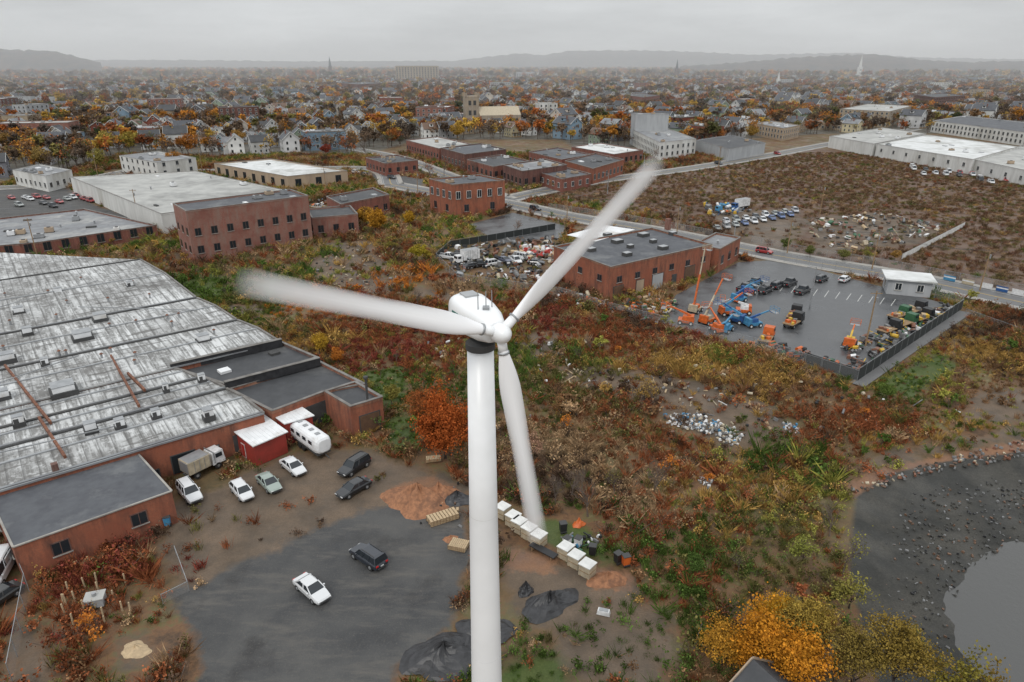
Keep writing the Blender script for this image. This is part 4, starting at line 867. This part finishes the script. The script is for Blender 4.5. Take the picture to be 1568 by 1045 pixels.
blobs=[(650,520,12,RUST),(600,545,9,RD),(835,490,7,RD),(940,525,9,RUST),(490,528,7,OC),(445,505,5,OL),(870,800,9,GR),(960,965,8,GR),(810,1030,7,GR),(860,685,8,TAN),(900,700,5,TAN),(1440,570,14,YG),(1360,600,7,GR),(860,580,9,OL),(1020,560,7,OC),(1180,590,9,OC),(1250,620,9,BR),(740,600,8,GR),(1080,510,6,RD),
 (1300,650,8,RUST),(1120,820,9,GR),(1000,820,8,RUST),(1050,880,6,GR),(1230,760,9,YG),(1060,720,9,RUST),(960,750,6,TAN),(1150,740,7,OC),(150,860,7,RD),(120,960,9,RUST),(320,440,7,GR),(600,610,6,GR),(560,380,4,OC),(380,470,6,OL),(560,480,9,RUST),(430,440,8,GR),(1500,540,10,OC),(740,470,8,RUST),(850,735,6,DB),(1540,600,10,BR),(700,445,8,TAN),(1200,860,7,OL),(1180,690,6,GR),(620,430,7,ORG),(480,470,7,ORG)]
CA=np.array(CARS)
def veg(n,ylo,yhi,xs=.84):
    y=np.sqrt(rng.uniform(ylo**2,yhi**2,n)); x=rng.uniform(-1,1,n)*(xs*y+12)
    ok=free(x,y)
    w=np.ones(n)
    for k,th in (('asph',1),('dirt',.82),('mud',1),('rusty',.93)):
        for i_,p_ in enumerate(Z[k]):
            t_=.96 if (k=='dirt' and i_==0) else (.6 if (k=='dirt' and i_==1) else th)
            s=sdist(x,y,p_); nz=(vn(x,y,3,9)-.5)*3; ins=(s+nz)>-.5; w=np.where(ins,w*(1-t_),w)
    w=np.where(sdist(x,y,JY)>0,0.03,w)
    for p_ in LIT: w=np.where(sdist(x,y,p_)>0,0.08,w)
    for cx,cy in CA[CA[:,1]<yhi+3]: w=np.where(np.hypot(x-cx,y-cy)<3.2,0,w)
    w*=np.clip(.3+1.3*vn(x,y,7,5),0,1); ok&=rng.random(n)<w
    return x[ok],y[ok]
def vegcol(x,y):
    n=len(x); n1=vn(x,y,16,1);n2=vn(x,y,6,2); base_=np.array([DB,RUST,BR,OL,RUST,TAN,OC,YG,GR]); t=(.6*n1+.4*n2-.2)/.58+rng.normal(0,.14,n); ii=np.clip((t*9).astype(int),0,8)
    c=base_[ii]*rng.uniform(.65,1.35,(n,1))
    for u,v,r,cc in blobs:
        q=P(u,v); r=r*1.1; d=np.hypot(x-q.x,y-q.y)/r; s=rng.random(n)<np.exp(-d*d)*.8; c[s]=np.array(cc)*rng.uniform(.6,1.4,(s.sum(),1))
    f=sdist(x,y,Z['fieldz'][0])>0; k=rng.random(n)<.9; s=f&k; cc=np.array([(.15,.08,.052),(.17,.105,.065),(.12,.08,.045),(.24,.16,.09),(.13,.11,.05)])[rng.integers(0,5,s.sum())]; c[s]=cc*rng.uniform(.8,1.2,(s.sum(),1))
    g=np.zeros(n,bool)
    for p_ in Z['green']: g|=sdist(x,y,p_)>0
    s=g&(rng.random(n)<.65); c[s]=np.array([.075,.12,.026])*rng.uniform(.6,1.5,(s.sum(),1))
    return c,g,f
kinds=[bush_mesh('leafy_shrub_a',130,.095,seed=1),bush_mesh('leafy_shrub_b',100,.08,seed=2,h=1.6),bush_mesh('leafy_shrub_c',160,.08,seed=3,h=.8),
 blades_mesh('grass_tuft_a',70,.8,seed=4),blades_mesh('weed_tuft_b',45,1.4,seed=5,w=.03,lean=.25),blades_mesh('twig_tuft_c',40,1.6,seed=6,w=.018,lean=.5,spread=.3),blades_mesh('grass_tuft_d',90,.45,seed=7,w=.03,spread=.8)]
x,y=veg(38000,32,150); c,g,f=vegcol(x,y); n=len(x)
kid=rng.choice(7,n,p=[.15,.14,.11,.2,.16,.12,.12]); kid[g]=rng.choice([2,6,3],g.sum()); s=rng.uniform(.45,1.1,n)*(.6+.7*vn(x,y,9,6)); s[g]*=.6
big=rng.random(n)<.04; s[big]*=1.7
scatter('scrub_vegetation',np.stack([x,y,np.full(n,-.12)],1),rng.uniform(0,6.28,n),s,c,kid,kinds)
x,y=veg(50000,150,420); c,g,f=vegcol(x,y); m_=sdist(x,y,CITY)<0; m_&=~(f&(rng.random(len(x))<.2)); x,y,c,f=x[m_],y[m_],c[m_],f[m_]; n=len(x); kid=rng.choice(7,n,p=[.16,.14,.12,.22,.16,.12,.08]); kid[f]=rng.choice([3,6,6,2],f.sum())
s=rng.uniform(.8,1.7,n); s[f]*=.85
scatter('field_vegetation',np.stack([x,y,np.full(n,-.1)],1),rng.uniform(0,6.28,n),s,c,kid,kinds)
TM={}
def tm(key,**k):
    if key not in TM: TM[key]=tree_mesh('tree_'+key,**k)
    return TM[key]
tm('full',h=8,cr=3.6,nl=5200,ls=.15,seed=11); tm('full2',h=8,cr=3.4,nl=3800,ls=.15,seed=12); tm('thin',h=8,cr=3.4,nl=1300,ls=.13,seed=13); tm('bare',h=8,cr=3.2,nl=0,seed=14,bark='twig',levels=4); tm('bare2',h=8,cr=3,nl=150,ls=.12,seed=15,bark='twig',levels=4); tm('foc',h=8,cr=4.2,nl=15000,ls=.085,seed=21,dens=1.0,levels=4); tm('foc2',h=8,cr=4.2,nl=7000,ls=.085,seed=22,dens=.9,levels=4)
def tree(px,key,hgt,col,name='autumn_tree',wide=1):
    p=P(*px); s=hgt/8; link(name,TM[key],(p.x,p.y,0),rng.uniform(0,6.28),(s*wide,s*wide,s),tuple(k*rng.uniform(.9,1.1) for k in col))
tree((682,700),'foc',11.5,(.34,.095,.025),'red_oak_tree',.8); tree((655,655),'foc2',6,(.28,.09,.03),'red_oak_tree')
tree((1165,1030),'foc',7.6,(.5,.19,.02),'orange_maple_tree',1.15); tree((1105,1015),'foc2',4.5,(.36,.19,.03),'orange_maple_tree',1.2); tree((1235,1000),'foc2',6,(.28,.19,.04),'yellow_tree'); tree((1175,985),'foc2',5,(.45,.22,.02),'orange_maple_tree')
for px,h in (((1370,1065),7),((1440,1080),7),((1310,1060),6),((1480,1095),6),((1400,1010),3.5)): tree(px,'foc2' if px[0]%20 else 'thin',h,(.2,.15,.035),'yellow_tree',1.0)
for px,k,h,c in (((1000,625),'bare2',6,(.3,.2,.06)),((985,615),'thin',4.5,(.36,.2,.06)),((860,640),'thin',4,BR),((905,540),'bare',4,BR),((640,470),'bare',5,BR),((900,790),'bare',6,BR),((940,760),'bare2',5,OL),((1000,760),'bare',5,BR),((1290,880),'bare2',6,YG),((1270,820),'bare',5,YG),((1230,860),'thin',4,YG),((1300,930),'thin',5,YG),
 ((490,545),'full2',4.5,(.42,.26,.04)),((455,520),'thin',3.5,OC),((520,560),'full2',3.5,(.4,.15,.03)),((330,425),'thin',4,YG),((280,440),'full2',3.5,(.11,.16,.04)),((575,362),'full2',9,(.4,.18,.03)),((560,350),'full2',7,(.36,.2,.03)),((625,350),'full2',6,(.4,.24,.03)),((640,402),'full2',5,(.38,.28,.04)),((655,400),'thin',5,(.38,.28,.04)),((600,385),'thin',5,YG),
 ((680,270),'bare2',10,(.25,.08,.03)),((660,278),'bare2',11,RUST),((710,268),'bare2',9,RUST),((730,270),'bare',9,BR),((790,362),'bare2',6,BR),((740,480),'full2',4,(.2,.07,.04)),((830,530),'thin',3,RD),((770,500),'thin',3.5,RUST),((700,500),'full2',4,(.22,.07,.04)),
 ((1405,560),'thin',3.5,YG),((1355,612),'full2',3,(.12,.16,.04)),((1200,385),'full2',4,(.12,.14,.04)),((1290,400),'full2',3.5,(.16,.16,.05)),((1330,398),'thin',4,YG),((1240,395),'full2',3.5,(.12,.13,.04)),((1370,400),'full2',3,(.3,.2,.05)),((1130,880),'bare2',4,OL),((1060,880),'full2',2.6,(.08,.11,.03)),((850,770),'bare',5,BR),((875,760),'bare',5,BR),((820,700),'thin',4,TAN),((930,640),'thin',3.5,RUST),((560,600),'thin',4,YG),((600,620),'full2',3.5,YG),((555,470),'thin',4,RD),((620,570),'thin',4,RUST),
 ((240,395),'thin',5,BR),((395,360),'thin',6,YG),((220,410),'bare',5,BR),((520,380),'thin',3,YG),((70,262),'full2',12,(.24,.18,.06)),((130,250),'full2',13,(.34,.18,.05)),((170,238),'full2',14,(.36,.25,.06)),((200,236),'full2',13,(.32,.24,.06)),((290,240),'full2',13,(.34,.15,.04)),((310,225),'bare2',12,BR),((230,232),'bare',13,BR),((30,250),'bare2',12,BR),((10,235),'full2',12,(.24,.16,.06)),((150,262),'full2',11,(.26,.2,.06)),((270,262),'full2',10,(.36,.16,.04)),
 ((500,240),'full2',7,(.24,.06,.04)),((560,240),'bare',10,BR),((600,225),'full2',12,(.32,.12,.04)),((590,215),'full2',12,(.38,.2,.04)),((800,210),'full2',12,(.42,.17,.04)),((850,200),'bare2',11,BR),((930,268),'full2',6,(.38,.28,.05)),((1000,250),'bare2',9,BR),((1100,220),'full2',9,(.34,.14,.04)),((890,265),'thin',7,RUST),((760,262),'bare',9,BR),((850,290),'thin',6,OC),((700,215),'full2',11,(.36,.22,.05)),((480,215),'bare2',12,BR),((370,225),'full2',11,(.3,.2,.06)),((1150,215),'full2',10,(.34,.2,.05)),((1240,205),'full2',10,(.3,.12,.04))):
    tree(px,k,h,c)
# ---------------------------------------------------------------- town
def house_mesh(name,wall,w=8,d=11,h=6.6,rise=3.4,roof='roof_slate',porch=True,dormer=False,cross=False):
    mb=MB(); x=w/2;y=d/2; o=.45
    mb.add([(-x,-y,-.5),(x,-y,-.5),(x,y,-.5),(-x,y,-.5),(-x,-y,h),(x,-y,h),(x,y,h),(-x,y,h),(0,-y,h+rise),(0,y,h+rise)],[(0,1,5,8,4),(1,2,6,5),(2,3,7,9,6),(3,0,4,7)],wall)
    k=rise/x; 
    for s in (-1,1):
        a=[(0,-y-o,h+rise+.12),(0,y+o,h+rise+.12),(s*(x+o),y+o,h-o*k+.12),(s*(x+o),-y-o,h-o*k+.12)]; a2=[(p[0],p[1],p[2]-.2) for p in a]
        mb.add(a+a2,[(0,1,2,3),(7,6,5,4),(0,3,7,4),(3,2,6,7),(2,1,5,6)],roof)
        for yy in (-y-o,y+o): mb.beam((0,yy,h+rise+.02),(s*(x+o),yy,h-o*k+.02),.1,.28,'trim_white')
    for s in (-1,1):
        for fl in (1.7,4.6):
            for xx in (-w*.26,w*.26): mb.box((xx,s*y,fl),(1.15,.12,1.65),'trim_white'); mb.box((xx,s*(y+.03),fl),(.9,.12,1.4),'glass_dark')
            for yy in (-d*.3,0,d*.3): mb.box((s*x,yy,fl),(.12,1.15,1.65),'trim_white'); mb.box((s*(x+.03),yy,fl),(.12,.9,1.4),'glass_dark')
        mb.box((0,s*y,h+rise*.35),(1.1,.12,1.5),'trim_white'); mb.box((0,s*(y+.03),h+rise*.35),(.85,.12,1.25),'glass_dark')
    mb.box((w*.2,d*.1,h+rise*.85),(.7,.7,2.4),'brick_red')
    if porch:
        mb.box((0,-y-1.1,2.95),(w*.9,2.2,.2),roof); mb.box((0,-y-1,.25),(w*.88,2,.6),'wood')
        for s in (-.4,-.13,.13,.4): mb.box((w*s,-y-1.95,1.7),(.16,.16,2.4),'trim_white')
    if cross:
        x2=x+2.4;a=[(x-.1,-2.4,-.5),(x2,-2.4,-.5),(x2,2.4,-.5),(x-.1,2.4,-.5),(x-.1,-2.4,h-.5),(x2,-2.4,h-.5),(x2,2.4,h-.5),(x-.1,2.4,h-.5),(0,0,h+2),(x2,0,h+1.8)]
        mb.add(a,[(0,1,5,4),(2,3,7,6),(1,2,6,9,5)],wall); mb.add([(0,-2.6,h-.6),(x2+.3,-2.6,h-.6),(x2+.3,2.6,h-.6),(0,2.6,h-.6),(0,0,h+2.1),(x2+.3,0,h+2.1)],[(0,1,5,4),(2,3,4,5)],roof)
    if dormer:
        for s in (-1,1): mb.box((s*x*.5,0,h+rise*.55),(x*.7,2.2,1.6),wall); mb.box((s*x*.52,0,h+rise*.55+.88),(x*.85,2.6,.16),roof); mb.box((s*(x*.5+x*.36),0,h+rise*.55+.1),(.12,1.2,.9),'glass_dark')
    return mb.mesh(name)
def flat_mesh(name,wall,w=13,d=20,h=8.5,roof='roof_grey'):
    mb=MB(); x,y=w/2,d/2; mb.prism([(-x,-y),(x,-y),(x,y),(-x,y)],-.5,h,wall,roof)
    mb.box((0,0,h+.25),(w*.97,.3,.5),'coping'); windows(mb,[(-x,-y),(x,-y),(x,y),(-x,y)],[2,5.2],1.3,1.6,3.2); units(mb,[(-x,-y),(x,-y),(x,y),(-x,y)],h,4)
    for a,b in (((-x,-y),(x,-y)),((x,-y),(x,y)),((x,y),(-x,y)),((-x,y),(-x,-y))): mb.beam((*a,h+.15),(*b,h+.15),.3,.5,'coping')
    return mb.mesh(name)
HP=[dict(),dict(roof='roof_dark',w=7.5,h=7.6,cross=True),dict(roof='roof_grey',rise=2.6,w=9),dict(roof='p_brown',dormer=True),dict(roof='roof_slate',w=7,d=13,h=8.2,rise=2.8,porch=False),dict(roof='roof_dark',dormer=True,w=8.5),dict(roof='roof_grey',cross=True,d=9),dict(roof='roof_slate',w=10,d=15,h=9,rise=3.6,dormer=True)]
HO=[house_mesh('house_%d'%i,'siding_obj',**k) for i,k in enumerate(HP)]+[flat_mesh('flat_house_o','siding_obj')]; HI=[house_mesh('townhouse_%d'%i,'siding_inst',**k) for i,k in enumerate(HP)]+[flat_mesh('townhouse_8','siding_inst')]
pal=np.array([(.7,.7,.68),(.62,.62,.6),(.72,.72,.7),(.5,.5,.49),(.45,.41,.33),(.52,.46,.31),(.28,.36,.4),(.23,.32,.4),(.36,.36,.37),(.36,.28,.2),(.22,.08,.06),(.27,.33,.25),(.6,.6,.6),(.5,.45,.39),(.66,.66,.64),(.18,.18,.2)])
ph=math.radians(14)
gu,gv=np.meshgrid(np.arange(-3000,3000,15.0),np.arange(100,2900,30.0)); 
wav=.3*np.sin(gu/310.)+.25*np.sin(gv/240.)
bx=gu+34*np.sin(gv/130.);by=gv+44*np.sin(gu/170.)+20*np.sin(gu/61.)
ca,sa=math.cos(ph),math.sin(ph)
hx_=(bx*ca-by*sa).ravel()+rng.normal(0,3.2,gu.size); hy_=(bx*sa+by*ca).ravel()+rng.normal(0,5,gu.size); wv=wav.ravel()
ok=(np.abs(hx_)<.8*hy_+20)&(hy_>240)&(hy_<2700)&(rng.random(gu.size)<.74); hx_,hy_,wv=hx_[ok],hy_[ok],wv[ok]
ok=(sdist(hx_,hy_,CITY)>6)&((vn(hx_,hy_,140,3)>.26)|(hy_<600)); hx_,hy_,wv=hx_[ok],hy_[ok],wv[ok]; ok=free(hx_,hy_,7); hx_,hy_,wv=hx_[ok],hy_[ok],wv[ok]
ok=rng.random(len(hx_))<np.clip(1.15-hy_/3000,.3,1); hx_,hy_,wv=hx_[ok],hy_[ok],wv[ok]
n=len(hx_); rz=ph+wv+rng.choice([0,math.pi,math.pi/2],n,p=[.36,.32,.32])+rng.normal(0,.1,n); tint=pal[rng.integers(0,len(pal),n)]*rng.uniform(.75,1.08,(n,1)); kid=rng.choice(9,n,p=[.14,.13,.13,.12,.13,.11,.1,.09,.05]); sc=rng.uniform(.75,1.3,n)
nr=hy_<470
for i in np.where(nr)[0]: link('house',HO[kid[i]],(hx_[i],hy_[i],0),rz[i],float(sc[i]),tuple(tint[i]))
fr=~nr; scatter('distant_houses',np.stack([hx_[fr],hy_[fr],np.zeros(fr.sum())],1),rz[fr],sc[fr],tint[fr],kid[fr],HI)
tk=[tree_mesh('town_tree_%d'%i,h=10,cr=4.2,nl=n_,ls=l_,leaf='leaf_inst',seed=30+i,levels=2,sides=4,bark='twig') for i,(n_,l_) in enumerate(((520,.38),(380,.38),(200,.32)))]
tk+=[tree_mesh('town_tree_%d'%(3+i),h=10,cr=4,nl=n_,ls=.3,leaf='leaf_inst',seed=40+i,levels=3,sides=3,bark='twig',trunk=.3) for i,n_ in enumerate((60,120))]
TP=np.array([(.12,.085,.06),(.15,.1,.065),(.1,.08,.065),(.18,.11,.06),(.42,.19,.04),(.38,.13,.04),(.42,.27,.06),(.2,.17,.06),(.12,.12,.05),(.25,.09,.04),(.06,.075,.035)])
def towntrees(name,n,y0,y1,s0,s1,inside=True,xs=.82):
    y=np.sqrt(rng.uniform(y0**2,y1**2,n)); x=rng.uniform(-1,1,n)*(xs*y+20); ok=np.ones(n,bool)
    if inside: ok&=sdist(x,y,CITY)>-4
    ok&=vn(x,y,60,8)+.4*rng.random(n)>.36
    x,y=x[ok],y[ok]; ok=free(x,y,2.5) if inside else np.ones(len(x),bool); x,y=x[ok],y[ok]; n=len(x)
    t=TP[rng.choice(len(TP),n,p=[.16,.14,.12,.12,.12,.07,.09,.07,.05,.04,.02])]*rng.uniform(.7,1.25,(n,1)); scatter(name,np.stack([x,y,np.zeros(n)],1),rng.uniform(0,6.28,n),rng.uniform(s0,s1,n),t,rng.integers(0,5,n),tk)
towntrees('town_trees',5600,270,800,.75,1.45); towntrees('distant_trees',12500,800,2200,.9,1.7); towntrees('distant_woodland',9000,2200,4600,1.5,3,False)
# saplings and thickets through the waste ground
x,y=veg(1100,45,300); m_=(sdist(x,y,Z['fieldz'][0])<0)&(sdist(x,y,CITY)<0); x,y=x[m_],y[m_]; c,g,f=vegcol(x,y); n=len(x); k=rng.random(n)<.25; c[k]=np.array([ORG,OC,GR,YG])[rng.integers(0,4,k.sum())]
scatter('sapling_thicket',np.stack([x,y,np.full(n,-.1)],1),rng.uniform(0,6.28,n),rng.uniform(.16,.36,n),c*1.1,rng.integers(0,5,n),tk)
# ---------------------------------------------------------------- hills
def ridge(name,D,prof,depth):
    mb=MB(); us=np.arange(prof[0][0],prof[-1][0],7.0); vv=np.interp(us,[p[0] for p in prof],[p[1] for p in prof]); vs=[];rows=7
    for u,v in zip(us,vv):
        dy=(522.5-v)/FP; H_=CZ+D*(dy*cp-sp)/(cp+dy*sp); H_=max(H_,1)
        kx=(u-784)/FP
        for j in range(rows):
            t=j/(rows-1); yy=D+(t-.5)*depth; dep=yy*cp+(CZ)*sp
            z=H_*math.sin(math.pi*t)**.8*(1+.03*math.sin(u*.31+j)); vs.append((kx*dep,yy,z-1+rng.uniform(-2.5,2.5)*(0<j<rows-1)))
    n=len(us); fs=[(i*rows+j,(i+1)*rows+j,(i+1)*rows+j+1,i*rows+j+1) for i in range(n-1) for j in range(rows-1)]
    mb.add(vs,fs,'hill_forest'); mb.obj(name,True,False)
ridge('hills',5600,[(-400,90),(0,90),(150,92),(300,92),(450,94),(700,93),(770,84),(800,82),(830,85),(870,78),(960,77),(1050,79),(1150,84),(1200,83),(1300,81),(1400,88),(1568,91),(2000,90)],1400)
ridge('hills',3300,[(-500,78),(-150,76),(0,75),(90,78),(130,88),(165,99)],700); ridge('hills',3200,[(1040,101),(1130,96),(1200,89),(1270,85),(1330,83),(1400,91),(1480,95),(1560,93),(1900,90)],800)
# ---------------------------------------------------------------- haze volume
m=bpy.data.materials.new('haze'); m.use_nodes=True; nt=m.node_tree; nt.nodes.remove(nt.nodes['Principled BSDF']); vs_=nt.nodes.new('ShaderNodeVolumeScatter'); vs_.inputs['Density'].default_value=.00026; vs_.inputs['Color'].default_value=(.95,.975,1,1); nt.links.new(vs_.outputs[0],nt.nodes['Material Output'].inputs['Volume'])
M['haze']=m; mb=MB(); mb.box((0,4450,70),(13000,7700,156),'haze'); mb.obj('atmospheric_haze')
# ---------------------------------------------------------------- sky, sun, camera
w=bpy.data.worlds.new('World'); SC.world=w; w.use_nodes=True; nt=w.node_tree; bg=nt.nodes['Background']
sk=nt.nodes.new('ShaderNodeTexSky'); sk.sky_type='NISHITA'; sk.sun_disc=False; sk.sun_elevation=math.radians(48); sk.sun_rotation=math.radians(200)
hs=N(nt,'ShaderNodeHueSaturation',{'Color':sk.outputs[0],'Saturation':.15,'Value':1.0})
tc=N(nt,'ShaderNodeTexCoord').outputs['Generated']; z=N(nt,'ShaderNodeSeparateXYZ',{0:tc}).outputs[2]
st=N(nt,'ShaderNodeMapping',{'Vector':tc,'Scale':(1,1,6)}).outputs[0]
k=mp(nt,z,0,.7,6.6,15.0); cl=mp(nt,noise(nt,st,2.6,6,.58),.32,.68,.8,1.1); k=math_(nt,'MULTIPLY',k,cl)
v=nt.nodes.new('ShaderNodeVectorMath'); v.operation='SCALE'; v.inputs[0].default_value=(.95,.98,1.0); nt.links.new(k,v.inputs['Scale'])
col=mixc(nt,.85,hs.outputs[0],(1,1,1)); nt.links.new(v.outputs[0],col.node.inputs[7]); nt.links.new(col,bg.inputs[0]); bg.inputs[1].default_value=.1
sl=bpy.data.lights.new('sun','SUN'); sl.energy=1.1; sl.angle=math.radians(12); sl.color=(1,.96,.9); so=bpy.data.objects.new('sun',sl); COL.objects.link(so); so.rotation_euler=(math.radians(42),0,math.radians(-20)); so.location=(0,0,200)
cam=bpy.data.cameras.new('camera'); cam.lens=24; cam.sensor_width=36; cam.clip_end=30000; cam.clip_start=.5; co=bpy.data.objects.new('camera',cam); COL.objects.link(co); co.location=(0,0,CZ); co.rotation_euler=(math.pi/2-PT,0,0); SC.camera=co
SC.view_settings.view_transform='Standard'; SC.view_settings.look='None'; SC.view_settings.exposure=0
